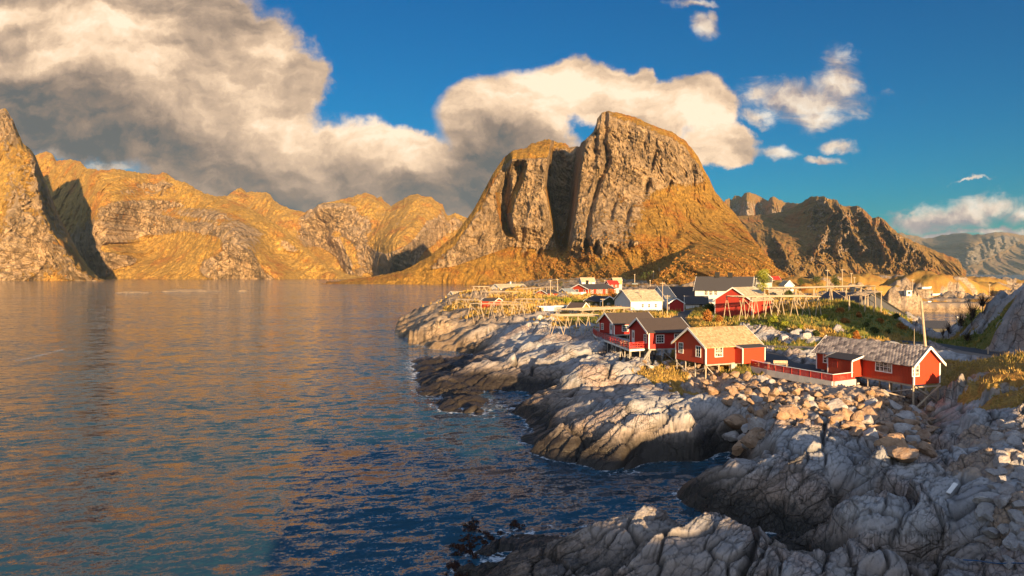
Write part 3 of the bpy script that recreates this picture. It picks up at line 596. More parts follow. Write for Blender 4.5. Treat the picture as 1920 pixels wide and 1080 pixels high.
    sunlit_tint = np.clip(far + sst(40, 70, x * -1 + (y - 100) * .9) * sst(125, 165, y) * (x < 10) + sst(43, 50, x) * (y < 90) * (z > 5.5) * .7, 0, 1)  # far, left-tip and knoll rock: golden sunlight painted into its colour
    return z, dict(sunlit_tint=sunlit_tint, grass=grass * (1 - road), green=sst(.15, .6, gg + .35 * fbm(x / 7, y / 7, 3, 91)), stones=pb_, road=road * np.where(rc > .8, 1, .5) , crack=crack)
def gh(x, y): return float(ground(np.array([x]), np.array([y]))[0])

AZ = np.linspace(R(-17), R(47), 800); RR = np.exp(np.linspace(math.log(17), math.log(1000), 980))
RR = np.concatenate([np.exp(np.linspace(math.log(13), math.log(28), 90))[:-1], np.exp(np.linspace(math.log(28), math.log(150), 620))[:-1], np.exp(np.linspace(math.log(150), math.log(1000), 300))])
ga, gr = np.meshgrid(AZ, RR); GX = np.sin(ga) * gr; GY = np.cos(ga) * gr
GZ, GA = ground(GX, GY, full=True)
# height lookup on the built grid, and where a sight line first meets the ground
la = AZ[1] - AZ[0]
def hz(x, y):
    r = math.hypot(x, y); a = math.atan2(x, y); j = min(max((a - AZ[0]) / la, 0), len(AZ) - 1.001); i = min(max(np.interp(r, RR, np.arange(len(RR))), 0), len(RR) - 1.001)
    i0, j0 = int(i), int(j); fi, fj = i - i0, j - j0
    return float((GZ[i0, j0] * (1 - fj) + GZ[i0, j0 + 1] * fj) * (1 - fi) + (GZ[i0 + 1, j0] * (1 - fj) + GZ[i0 + 1, j0 + 1] * fj) * fi)
def hit(u, v, dmin=20, dmax=950):
    x, y, w = pix(u, v); d = dmin
    while d < dmax:
        if CAMZ + w / y * d < hz(x / y * d, d): return (x / y * d, d, hz(x / y * d, d))
        d *= 1.004
    return None
mt, t = material('coastal_rock_and_turf')
geo = t.new('ShaderNodeNewGeometry'); pos = geo.outputs['Position']
px_, py_, pz_ = t.sep(pos)
rot = t.new('ShaderNodeVectorRotate'); rot.rotation_type = 'Z_AXIS'; t.put(rot.inputs['Vector'], pos); rot.inputs['Angle'].default_value = R(-52)
ps = t.vm('MULTIPLY', rot.outputs[0], (.35, 1.3, 1.3))
n1 = t.noise(pos, .16, 6, .6); n2 = t.noise(ps, .8, 8, .65); n3 = t.noise(pos, 3.2, 6, .65); n4 = t.noise(pos, 14, 4, .6); n5 = t.noise(ps, 5, 5, .7)
rock = t.ramp(n2, [(.25, (.13, .13, .135)), (.40, (.27, .27, .275)), (.58, (.36, .358, .36)), (.78, (.49, .48, .475))])
rock = t.mix(t.m('MULTIPLY', t.mr(n1, .48, .62), .65), rock, (.36, .25, .19))
rock = t.mix(t.m('MULTIPLY', t.mr(n3, .58, .72), .5), rock, (.17, .155, .14))
rock = t.mix(t.m('MULTIPLY', t.mr(n5, .62, .72), .35), rock, (.12, .11, .10))
wet = t.mr(t.m('ADD', pz_, t.m('ADD', t.m('MULTIPLY', t.m('SUBTRACT', n1, .5), 3.2), t.m('MULTIPLY', t.m('SUBTRACT', n3, .5), 1.2))), 2.9, 1.3)
rock = t.mix(t.m('MULTIPLY', t.mr(t.m('ADD', pz_, t.m('MULTIPLY', t.m('SUBTRACT', n1, .5), 3.)), 4.2, 2.2), .6), rock, t.mix(n3, (.20, .12, .065), (.30, .22, .15)))
rock = t.mix(wet, rock, t.mix(n3, (.014, .012, .010), (.05, .04, .03)))
rock = t.mix(t.m('MULTIPLY', t.attr('sunlit_tint'), .8), rock, t.mix(t.mr(n2, .35, .65), (.20, .135, .075), (.40, .29, .175)))
rock = t.mix(t.m('MULTIPLY', t.attr('crack'), .85), rock, (.035, .03, .024))
stone = t.mix(t.mr(n3, .4, .6), (.40, .29, .20), (.24, .19, .155)); rock = t.mix(t.m('MULTIPLY', t.attr('stones'), .85), rock, stone)
gr_ = t.mix(t.mr(n3, .35, .65), (.36, .22, .05), (.19, .12, .03))
gr_ = t.mix(t.m('MULTIPLY', t.mr(n1, .45, .6), .6), gr_, (.25, .115, .028))
grn = t.mix(t.mr(n4, .35, .65), (.075, .115, .018), (.15, .16, .03))
gr_ = t.mix(t.m('MULTIPLY', t.attr('green'), t.mr(n3, .3, .55)), gr_, grn)
gr_ = t.mix(t.m('MULTIPLY', t.mr(n4, .55, .7), .5), gr_, (.04, .035, .012))
gf = t.mr(t.m('ADD', t.attr('grass'), t.m('MULTIPLY', t.m('SUBTRACT', n3, .5), 1.1)), .42, .6)
moss = t.m('MULTIPLY', t.mr(n1, .52, .62), t.m('MULTIPLY', t.mr(pz_, 3.2, 4.6), t.mr(n3, .56, .66)))
col = t.mix(t.m('MAXIMUM', gf, t.m('MULTIPLY', moss, t.m('MULTIPLY', t.attr('crack'), 1.0))), rock, gr_)
rd = t.attr('road'); rdc = t.mix(t.mr(rd, .55, .8), t.mix(n3, (.26, .21, .165), (.19, .15, .115)), t.mix(n4, (.075, .075, .078), (.055, .055, .058)))
col = t.mix(t.mr(rd, .2, .4), col, rdc)
h = t.m('ADD', t.m('ADD', t.m('MULTIPLY', n2, .28), t.m('MULTIPLY', n3, .22)), t.m('ADD', t.m('MULTIPLY', n4, .05), t.m('MULTIPLY', n5, .12)))
v1 = t.vor(t.vm('ADD', ps, t.vscale(n3, .0)), 1.4, 'DISTANCE_TO_EDGE')
wn_ = t.vscale(t.noise(pos, 1.0, 3, .6, out=1), .28)
v1 = t.mr(t.vor(t.vm('ADD', ps, wn_), .55, 'DISTANCE_TO_EDGE'), 0, .05, -1, 0, smooth=False)
v2 = t.mr(t.vor(t.vm('ADD', ps, wn_), 2.2, 'DISTANCE_TO_EDGE'), 0, .07, -1, 0, smooth=False)
vk = t.m('MULTIPLY', t.mr(n1, .42, .55), t.m('MULTIPLY', t.m('ADD', v1, t.m('MULTIPLY', v2, .5)), t.m('SUBTRACT', 1.0, gf)))
col = t.mix(t.m('MULTIPLY', t.m('MULTIPLY', vk, -.55), t.mr(rd, .3, .1)), col, (.04, .035, .03))
h = t.m('ADD', t.m('MULTIPLY', h, .5), t.m('MULTIPLY', vk, .14))
fin(t, col, t.mixf(wet, .85, .45), .3, t.bump(t.m('MULTIPLY', h, t.mr(rd, .2, .5, 1., .12)), .8, .9))
m_ground = mt
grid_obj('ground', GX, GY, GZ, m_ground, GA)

# hill and shore behind the viewpoint (unseen, added and shaped to throw the evening shade over the near rocks)
hx, hy = np.meshgrid(np.linspace(-60, 150, 150), np.linspace(-60, 12.5, 70))
hh_ = -4 + 16.2 * np.exp(-((hy + 26) / 17) ** 2) * sst(-3, 14, hx) * sst(150, 120, hx) + 1.2 * fbm(hx / 9, hy / 9, 4, 5)
hh_ = np.where((hx > 6) & (hy > -8), np.maximum(hh_, 2.2 + 1.0 * fbm(hx / 5, hy / 5, 3, 6)), hh_)
grid_obj('shade_hill', hx, hy, hh_, m_ground, dict(sunlit_tint=hh_ * 0, grass=sst(5, 9, hh_), green=hh_ * 0, stones=hh_ * 0, road=hh_ * 0, crack=hh_ * 0))

# water sheet
wa = np.linspace(R(-75), R(75), 420); wr = np.concatenate([[0.5], np.exp(np.linspace(math.log(12), math.log(1000), 420)), [1500, 2500, 5000, 9000, 14500]])
wa_, wr_ = np.meshgrid(wa, wr); WX = np.sin(wa_) * wr_; WY = np.cos(wa_) * wr_
lim = (wr_ < 900) & (wa_ > R(-16)) & (wa_ < R(46)) & (wr_ > 14)
dep = np.full(WX.shape, -5.); dep[lim] = ground(WX[lim], WY[lim])
foam = sst(-1.5, .1, dep) * lim * .9
k_ = np.exp(-((WX + 60) / 10) ** 2 - ((WY - 148) / 4) ** 2)
grid_obj('sea', WX, WY, WX * 0, m_water, {'foam': foam})
# ---------------- builders ----------------
rnd = random.Random(7)
class MB:
    def __init__(s): s.v = []; s.f = []
    def add(s, vs, fs):
        n = len(s.v); s.v += [tuple(v) for v in vs]; s.f += [tuple(i + n for i in f) for f in fs]; return s
    def box(s, x0, y0, z0, x1, y1, z1):
        x0, x1 = min(x0, x1), max(x0, x1); y0, y1 = min(y0, y1), max(y0, y1); z0, z1 = min(z0, z1), max(z0, z1)
        return s.add([(x0, y0, z0), (x1, y0, z0), (x1, y1, z0), (x0, y1, z0), (x0, y0, z1), (x1, y0, z1), (x1, y1, z1), (x0, y1, z1)],
                     [(3, 2, 1, 0), (4, 5, 6, 7), (0, 1, 5, 4), (1, 2, 6, 5), (2, 3, 7, 6), (3, 0, 4, 7)])
    def bar(s, a, b, w, w2=None, sides=4, h=None):
        a = Vector(a); b = Vector(b); d = (b - a).normalized(); up = Vector((0, 0, 1)) if abs(d.z) < .95 else Vector((1, 0, 0))
        x = d.cross(up).normalized(); y = x.cross(d); w2 = w if w2 is None else w2; h = h or 1.0; vs = []
        for p, r in ((a, w), (b, w2)):
            for k in range(sides):
                t = 2 * math.pi * (k + .5) / sides; q = r * (1.0 if sides > 4 else 1.414) * .5
                vs.append(p + x * math.cos(t) * q + y * math.sin(t) * q * h)
        fs = [(k, (k + 1) % sides, sides + (k + 1) % sides, sides + k) for k in range(sides)]
        fs += [tuple(range(sides - 1, -1, -1)), tuple(range(sides, 2 * sides))]
        return s.add(vs, fs)
    def slab(s, quad, th):          # quad of 4 points, thickened along its normal
        q = [Vector(p) for p in quad]; n = (q[1] - q[0]).cross(q[3] - q[0]).normalized() * th
        return s.add(q + [p + n for p in q], [(3, 2, 1, 0), (4, 5, 6, 7), (0, 1, 5, 4), (1, 2, 6, 5), (2, 3, 7, 6), (3, 0, 4, 7)])
    def build(s, name, mat, parent=None, smooth=False, label=None):
        me = bpy.data.meshes.new(name); me.from_pydata(s.v, [], s.f); me.materials.append(mat); me.update()
        if smooth: me.polygons.foreach_set('use_smooth', [True] * len(me.polygons))
        o = bpy.data.objects.new(name, me); COL.objects.link(o); o.parent = parent
        if label: o['label'] = label
        return o
def tag(o, label=None, cat=None, group=None, kind=None):
    for k, v in (('label', label), ('category', cat), ('group', group), ('kind', kind)):
        if v: o[k] = v
    return o
def thing(name, label, cat, loc=(0, 0, 0), rz=0., group=None):
    o = bpy.data.objects.new(name, None); COL.objects.link(o); o.location = loc; o.rotation_euler = (0, 0, rz); o.empty_display_size = .5
    return tag(o, label, cat, group)
def dup(o, parent=None):
    c = o.copy(); COL.objects.link(c); c.parent = parent
    for ch in [q for q in COL.objects if q.parent == o]: dup(ch, c)
    return c

# ---------------- materials of built things ----------------
def paint(name, c, bat=0., wear=.25, rough=.6, bands=False):
    mt, t = material(name); tcn = t.new('ShaderNodeTexCoord').outputs['Object']
    n = t.noise(tcn, 1.3, 5, .6); m = t.noise(t.vm('MULTIPLY', tcn, (8, 8, .6)), 1.5, 4, .6)
    col = t.mix(t.m('MULTIPLY', t.mr(n, .4, .7), wear), c, tuple(x * .6 + .02 for x in c)); col = t.mix(t.m('MULTIPLY', t.mr(m, .5, .75), wear), col, tuple(min(1, x * 1.25 + .02) for x in c))
    nm = None
    if bat:
        x, y, z = t.sep(tcn); s = t.m('ADD', x, y) if not bands else z
        w = t.m('ABSOLUTE', t.m('SUBTRACT', t.m('FRACT', t.m('DIVIDE', s, bat)), .5))
        hgt = t.mr(w, .18, .30, 0, 1); nm = t.bump(hgt, .035, 1.0)
        col = t.mix(t.m('MULTIPLY', t.mr(w, .40, .48), .5), col, tuple(x * .35 for x in c))
    fin(t, col, rough, .3, nm); return mt
M = {}
M['red'] = paint('red_boards', (.40, .018, .012), .19); M['orange_red'] = paint('orange_red_boards', (.46, .045, .014), .19)  # the second red is lighter and more orange
M['barn_red'] = paint('old_red_boards', (.38, .03, .015), .26, .6); M['white'] = paint('white_paint', (.78, .76, .72), 0, .15, .5)
M['whitewall'] = paint('white_board_wall', (.72, .70, .66), .22, .2); M['bluewhite'] = paint('pale_blue_board_wall', (.62, .68, .70), .22, .2)
M['green'] = paint('dark_green_boards', (.045, .06, .028), .2, .3); M['dkroof'] = paint('black_felt_roof', (.055, .052, .055), 0, .6, .85)
M['brownroof'] = paint('brown_metal_roof', (.085, .065, .055), .28, .4, .6); M['grey'] = paint('weathered_grey_wood', (.34, .31, .27), 0, .7, .85)
M['pole'] = paint('bleached_pole_wood', (.42, .33, .23), 0, .8, .85); M['concrete'] = paint('pale_concrete', (.50, .47, .42), 0, .5, .9)
M['navy'] = paint('dark_slate_roof', (.05, .055, .07), .3, .4, .55); M['black'] = paint('black_metal', (.02, .02, .02), 0, .2, .5)
M['yellow'] = paint('ochre_boards', (.42, .30, .09), .2); M['door'] = paint('pale_door_paint', (.66, .66, .64), 0, .2, .5); M['bluegrey'] = paint('blue_grey_boards', (.24, .29, .32), .2, .4)
M['redrail'] = paint('red_rail_paint', (.42, .03, .02), 0, .3)
M['blueroof'] = paint('dark_blue_felt', (.035, .05, .085), 0, .4, .8)
mt, t = material('window_glass'); fin(t, (.02, .025, .03), .08, .8); M['glass'] = mt
mt, t = material('curtained_window'); tcn = t.new('ShaderNodeTexCoord').outputs['Object']
fin(t, t.mix(t.mr(t.noise(tcn, 2.5, 3), .45, .6), (.05, .05, .05), (.35, .31, .26)), .15, .6); M['glass2'] = mt
def roofmat(name, a, b, c, rows=.28, cols=.3, dist=.05, straw=False):
    mt, t = material(name); tcn = t.new('ShaderNodeTexCoord').outputs['Object']; x, y, z = t.sep(tcn)
    zz = t.m('DIVIDE', z, rows * .55); row = t.m('FLOOR', zz)
    xx = t.m('ADD', t.m('DIVIDE', x, cols), t.m('MULTIPLY', row, .5)); cell = t.xyz(t.m('FLOOR', xx), row, 0)
    wn = t.new('ShaderNodeTexWhiteNoise'); t.put(wn.inputs[0], cell)
    n = t.noise(tcn, 1.2, 5, .65); n2 = t.noise(t.vm('MULTIPLY', tcn, (1, 1, .5)), 7, 4, .7)
    f = t.m('ADD', t.m('MULTIPLY', wn.outputs[0], .6), t.m('MULTIPLY', n2, .5))
    col = t.ramp(f, [(.2, c), (.5, b), (.8, a)]); col = t.mix(t.m('MULTIPLY', t.mr(n, .45, .65), .35), col, c)
    hg = t.m('ADD', t.m('ADD', t.m('MULTIPLY', t.m('FRACT', zz), -1.), t.m('MULTIPLY', t.m('ABSOLUTE', t.m('SUBTRACT', t.m('FRACT', xx), .5)), -1.2)), t.m('MULTIPLY', n2, .8))
    fin(t, col, .85, .2, t.bump(hg, dist, 1.)); return mt
M['shake'] = roofmat('golden_wooden_shakes', (.62, .47, .27), (.50, .36, .19), (.34, .23, .12), .3, .22, .06)
M['tile'] = roofmat('lichened_stone_tiles', (.66, .54, .42), (.38, .31, .26), (.11, .09, .085), .5, .42, .12)
M['paleroof'] = roofmat('pale_lichened_roof', (.55, .46, .32), (.46, .37, .24), (.33, .26, .17), .35, .5, .04)
mt, t = material('dry_grass_blades'); oi = t.attr('tone')
fin(t, t.ramp(oi, [(0, (.07, .10, .018)), (.3, (.17, .16, .035)), (.6, (.34, .22, .055)), (1, (.48, .31, .09))]), .8, .2); M['grass'] = mt
def leafmat(name, a, b, c):
    mt, t = material(name); fin(t, t.ramp(t.attr('tone'), [(0, a), (.5, b), (1, c)]), .75, .2); return mt
M['leaf_y'] = leafmat('yellow_green_leaves', (.10, .14, .015), (.25, .26, .025), (.38, .34, .04)); M['leaf_o'] = leafmat('orange_leaves', (.16, .06, .015), (.34, .13, .03), (.45, .22, .05))
M['leaf_g'] = leafmat('dark_shrub_leaves', (.02, .035, .01), (.05, .07, .02), (.12, .12, .03)); M['leaf_p'] = leafmat('bare_purple_twigs', (.03, .018, .015), (.07, .04, .035), (.12, .07, .05))
M['bark'] = paint('bark', (.10, .07, .05), 0, .5, .9)

# ---------------- houses ----------------
class House:
    """local frame: x along the ridge from the reference corner, y across; faces S (y=0), N, W (x=0), E (x=L)"""
    def __init__(s, name, label, loc, ang, L, Wd, h, rise, wall, roof, trim='white', over=.35, group=None, cat='house', gmat=None, found=2., barge=True, rth=.12, corner=.09, sub=None):
        s.L, s.W, s.h, s.rise, s.loc, s.ang = L, Wd, h, rise, loc, ang
        s.o = thing(name, label, cat, loc, R(ang), group); s.trim = trim; s.wall = wall; s.over = over
        b = MB(); b.add([(0, 0, 0), (L, 0, 0), (L, Wd, 0), (0, Wd, 0), (0, 0, h), (L, 0, h), (L, Wd, h), (0, Wd, h), (0, Wd / 2, h + rise), (L, Wd / 2, h + rise)],
              [(3, 2, 1, 0), (0, 1, 5, 4), (2, 3, 7, 6), (1, 2, 6, 9, 5), (3, 0, 4, 8, 7), (4, 5, 9, 8), (7, 8, 9, 6)])
        b.build('wall', M[wall], s.o)
        sl = rise / (Wd / 2); o = over; e = .02; y0 = -o; z0 = h - sl * o + e; zt = h + rise + e
        r = MB(); r.slab([(-o, y0, z0), (L + o, y0, z0), (L + o, Wd / 2, zt), (-o, Wd / 2, zt)], rth)
        r.slab([(L + o, Wd - y0, z0), (-o, Wd - y0, z0), (-o, Wd / 2, zt), (L + o, Wd / 2, zt)], rth); s.roof = r.build('roof', M[roof], s.o)
        if barge:
            for x in (-o - .03, L + o + .03):
                for sg in (0, 1):
                    a = (x, y0 if not sg else Wd - y0, z0 + .0); c = (x, Wd / 2, zt + .0)
                    m = MB(); nx = .03; up = .19
                    m.add([(x - nx, a[1], a[2] - .12), (x + nx, a[1], a[2] - .12), (x + nx, a[1], a[2] + up), (x - nx, a[1], a[2] + up), (x - nx, c[1], c[2] - .12), (x + nx, c[1], c[2] - .12), (x + nx, c[1], c[2] + up), (x - nx, c[1], c[2] + up)],
                          [(0, 1, 2, 3), (7, 6, 5, 4), (0, 4, 5, 1), (1, 5, 6, 2), (2, 6, 7, 3), (3, 7, 4, 0)]); m.build('bargeboard', M[trim], s.o)
        if corner:
            for x, y in ((0, 0), (L, 0), (L, Wd), (0, Wd)):
                c = corner; MB().box(x - c if x else -.025, y - c if y else -.025, -.02, x + .025 if x else c, y + .025 if y else c, h - .03).build('corner_board', M[trim], s.o)
        if found: MB().box(.08, .08, -found, L - .08, Wd - .08, -.01).build('foundation', M['concrete'], s.o)
        s.mw = Matrix.Translation(loc) @ Matrix.Rotation(R(ang), 4, 'Z'); s.inv = s.mw.inverted()
    def local(s, face, u, v):
        d = Vector(pix(u, v)); o = s.inv @ Vector((0, 0, CAMZ)); d = s.inv.to_3x3() @ d
        ax, val = {'S': (1, 0), 'N': (1, s.W), 'W': (0, 0), 'E': (0, s.L)}[face]; k = (val - o[ax]) / d[ax]; p = o + d * k
        return (p.x if ax == 1 else p.y), p.z
    def frame(s, face, a, z, w, h, n=.0):
        """a, z centre along the wall; returns map from (along, out, up)"""
        def f(al, out, up):
            q = {'S': (a + al, -out), 'N': (a - al, s.W + out), 'W': (-out, a - al), 'E': (s.L + out, a + al)}[face]
            return (q[0], q[1], z + up)
        return f
    def _b(s, m, f, a0, a1, o0, o1, z0, z1):
        p = f(a0, o0, z0); q = f(a1, o1, z1); m.box(*p, *q)
    def window(s, face, a, z, w, h, nx=2, ny=2, glass='glass', t=.09, px=False, parent=None):
        if px: a, z = s.local(face, a, z)
        f = s.frame(face, a, z, w, h); m = MB()
        s._b(m, f, -w / 2 - t, w / 2 + t, 0, .05, h / 2, h / 2 + t); s._b(m, f, -w / 2 - t, w / 2 + t, 0, .08, -h / 2 - t, -h / 2)
        s._b(m, f, -w / 2 - t, -w / 2, 0, .05, -h / 2, h / 2); s._b(m, f, w / 2, w / 2 + t, 0, .05, -h / 2, h / 2)
        for i in range(1, nx):
            x = -w / 2 + w * i / nx; q = .045 if (nx <= 2 or i * 2 == nx) else .03; s._b(m, f, x - q / 2, x + q / 2, 0.01, .04, -h / 2, h / 2)
        for i in range(1, ny):
            y = -h / 2 + h * i / ny; s._b(m, f, -w / 2, w / 2, 0.01, .037, y - .018, y + .018)
        win = m.build('window', M[s.trim], s.o); g = MB(); s._b(g, f, -w / 2, w / 2, -.02, .015, -h / 2, h / 2); g.build('pane', M[glass], win)
    def door(s, face, a, z, w=.85, h=2., mat='door', px=False, glass=True):
        if px: a, z = s.local(face, a, z); z = z
        f = s.frame(face, a, z, w, h); m = MB(); t = .09
        s._b(m, f, -w / 2 - t, w / 2 + t, 0, .05, h / 2, h / 2 + t); s._b(m, f, -w / 2 - t, -w / 2, 0, .05, -h / 2, h / 2); s._b(m, f, w / 2, w / 2 + t, 0, .05, -h / 2, h / 2)
        fr = m.build('door_frame', M[s.trim], s.o); g = MB(); s._b(g, f, -w / 2, w / 2, -.02, .03, -h / 2, h / 2); d = g.build('door', M[mat], s.o)
        if glass: g = MB(); s._b(g, f, -w * .25, w * .25, .03, .04, -.1, h * .38); g.build('pane', M['glass'], d)
        g = MB(); s._b(g, f, w * .32, w * .40, .03, .07, -.06, .0); g.build('handle', M['black'], d)
    def chimney(s, x, y, w, h, mat='black'):
        zr = s.h + s.rise * (1 - abs(y - s.W / 2) / (s.W / 2)); c = MB(); c.box(x - w / 2, y - w / 2, zr - .3, x + w / 2, y + w / 2, zr + h); c.box(x - w / 2 - .05, y - w / 2 - .05, zr + h - .12, x + w / 2 + .05, y + w / 2 + .05, zr + h)
        return c.build('chimney', M[mat], s.o)
    def world(s, x, y, z=0.): return s.mw @ Vector((x, y, z))
    def stilt(s, x, y, z1=-.02, w=.17, mat='grey'):
        p = s.world(x, y); g = hz(p.x, p.y) - s.loc[2] - .35
        if g < -.2: MB().bar((x, y, g), (x, y, z1), w, w, 8).build('stilt', M[mat], s.o)
    def brace(s, a, b, w=.11, mat='grey'): MB().bar(a, b, w).build('brace', M[mat], s.o)
    def beam(s, a, b, w=.18, mat='grey'): MB().bar(a, b, w).build('floor_beam', M[mat], s.o)
    def porch(s, x0, x1, dep, h, drop, wall, roof, z0=0., over=.22, side_trim=True):
        """lean-to entrance on the S wall"""
        p = MB(); hi = h + drop
        p.add([(x0, -dep, z0), (x1, -dep, z0), (x1, -.01, z0), (x0, -.01, z0), (x0, -dep, h), (x1, -dep, h), (x1, -.01, hi), (x0, -.01, hi)],
              [(3, 2, 1, 0), (4, 5, 6, 7), (0, 1, 5, 4), (1, 2, 6, 5), (3, 0, 4, 7)]); po = p.build('porch', M[wall], s.o)
        sl = drop / dep; r = MB(); o = over
        r.slab([(x0 - o, -dep - o, h - sl * o + .02), (x1 + o, -dep - o, h - sl * o + .02), (x1 + o, -.02, hi + .02), (x0 - o, -.02, hi + .02)], .07); r.build('porch_roof', M[roof], po)
        for x in (x0 - o - .02, x1 + o + .02):
            m = MB(); m.add([(x - .025, -dep - o, h - sl * o - .1), (x + .025, -dep - o, h - sl * o - .1), (x + .025, -dep - o, h - sl * o + .1), (x - .025, -dep - o, h - sl * o + .1), (x - .025, -.02, hi - .1), (x + .025, -.02, hi - .1), (x + .025, -.02, hi + .1), (x - .025, -.02, hi + .1)],
                            [(0, 1, 2, 3), (7, 6, 5, 4), (0, 4, 5, 1), (1, 5, 6, 2), (2, 6, 7, 3), (3, 7, 4, 0)]); m.build('bargeboard', M['white'], po)
        for x in (x0, x1): MB().box(x - .1 if x == x1 else x - .025, -dep - .025, z0 - .02, x + .025 if x == x1 else x + .1, -dep + .1, h - .04).build('corner_board', M['white'], po)
        return po

H = {}
# near cabin with stone tiles
h = House('fishing_cabin', 'red cabin with mottled stone tile roof and black chimney, nearest the camera above the boulders', (39.9, 89.3, 5.5), -69.5, 14.2, 4.1, 2.35, 1.75, 'orange_red', 'tile', over=.38, group='red rental cabins on the rocks', found=0, corner=.14); H[1] = h
h.window('S', 1550, 672, .95, 1.05, 2, 3, px=True); h.window('S', 1657, 688, 2.1, 1.05, 4, 2, 'glass2', px=True); h.window('E', 1716.5, 695, .95, 1.15, 2, 3, 'glass2', px=True)
xa = h.local('S', 1571, 690)[0]; xb = h.local('S', 1617, 700)[0]
po = h.porch(xa, xb, 1.7, 2.0, .45, 'orange_red', 'dkroof'); 
m = MB(); m.box(xa + .5, -1.74, .85, xa + 1.6, -1.70, 1.65); m.build('porch_opening', M['barn_red'], po)
h.chimney(12.0, 2.9, .55, .55, 'black'); MB().bar((11.6, 3.2, 3.8), (11.6, 3.2, 6.0), .06, .05, 6).build('roof_mast', M['pole'], h.o)
for x in (8.0, 11.0, 14.05):
    for y in (.12, 2.0, 3.98): h.stilt(x, y, w=.2, mat='pole')
h.beam((7, .12, -.12), (14.1, .12, -.12), mat='pole'); h.beam((7, 3.95, -.12), (14.1, 3.95, -.12), mat='pole'); h.beam((14.1, .1, -.3), (14.1, 4.0, -.3), mat='pole')
h.brace((14.25, .1, -.2), (14.25, 3.98, -2.2), .15, 'pole'); h.brace((14.35, 3.98, -.2), (14.35, .1, -2.6), .15, 'pole'); h.brace((14.0, -.05, -.5), (8.2, -.05, -2.0), .12, 'grey')
for x in (1, 3.5, 6.0): MB().box(x - .25, .1, -1.2, x + .25, .7, -.02).build('footing', M['concrete'], h.o)

# mid cabin with golden shakes
h = House('fishing_cabin', 'red cabin with golden shake roof and lean-to porch, on stilts above boulders', (25.94, 91.21, 5.78), 23.3, 9.2, 6.57, 2.43, 2.12, 'orange_red', 'shake', over=.42, group='red rental cabins on the rocks', found=0, corner=.14); H[2] = h
h.window('W', 1277, 652, .85, 1.35, 2, 3, 'glass', px=True); h.window('W', 1309.5, 659, .9, 1.35, 2, 3, 'glass', px=True); h.window('S', 1347.5, 659.5, 1.2, 1.25, 3, 3, 'glass2', px=True)
h.porch(h.local('S', 1378, 660)[0], h.local('S', 1424, 660)[0] - .4, 1.5, 2.1, .28, 'orange_red', 'dkroof')
for x, y in ((.12, .12), (.12, 2.3), (.12, 4.4), (.12, 6.4), (2.3, .12), (2.3, 3), (2.3, 6.4), (4.6, .2), (4.6, 6.4)): h.stilt(x, y, w=.2, mat='pole' if y < 1 else 'grey')
h.brace((-.05, .1, -.5), (-.05, 6.3, -2.6)); h.brace((-.1, 6.4, -.3), (-.1, .3, -3.2)); h.brace((.1, -.05, -.3), (2.4, -.05, -2.4)); h.brace((.2, 6.3, -.3), (2.4, 6.3, -2.6)); h.beam((0, .1, -.14), (9, .1, -.14)); h.beam((0, 6.45, -.14), (9, 6.45, -.14))
MB().box(4.4, .02, -1.3, 5.3, .5, -.02).build('footing', M['concrete'], h.o); MB().box(8.2, .1, -1.5, 9.1, 6.4, -.02).build('footing', M['concrete'], h.o)

# double cabins in the shade of it
h = House('fishing_cabin', 'dark red charcoal-roofed cabin with white door on the deck, nearer of the twins', (20.47, 101.95, 6.67), 12.7, 6.6, 7.4, 2.5, 1.75, 'red', 'brownroof', over=.4, group='red rental cabins on the rocks', found=0, corner=.13); H[3] = h
h.door('W', 1187.5, 632, .85, 2.0, px=True); h.window('W', 1210, 635, .95, 1.15, 3, 3, px=True); h.window('S', 1237.5, 635.5, 1.15, 1.1, 3, 3, px=True); h.window('S', 1269.5, 631.5, .8, .8, 2, 2, px=True)
for x in (.12, 2.2, 4.4, 6.4):
    for y in (.12, 3.6, 7.2): h.stilt(x, y)
h.brace((.1, -.06, -.2), (-2.6, -1.6, -3.0), .17, 'grey'); h.brace((.3, -.02, -.2), (-2.1, -1.9, -3.1), .17); h.brace((2.2, 0, -.3), (4.4, 0, -2.2)); h.brace((6.3, 0, -.3), (4.4, 0, -2.6)); h.beam((0, .1, -.14), (6.5, .1, -.14)); h.brace((.0, .1, -.4), (.0, 3.5, -2.6))
h = House('fishing_cabin', 'dark red charcoal-roofed cabin at the far end of the deck, farther of the twins', (18.49, 123.52, 6.86), 20.5, 8.5, 5.7, 2.0, 1.65, 'red', 'brownroof', over=.4, group='red rental cabins on the rocks', found=0, corner=.12); H[4] = h
h.window('W', 1129.5, 612, .85, 1.05, 3, 3, px=True); h.door('W', 1146, 617, .8, 1.85, px=True); h.window('S', 1172, 615.5, 1.15, 1.0, 3, 3, px=True)
for x in (.12, 2.8, 5.6, 8.3):
    for y in (.12, 2.8, 5.5): h.stilt(x, y)
h.beam((0, .1, -.14), (8.4, .1, -.14))

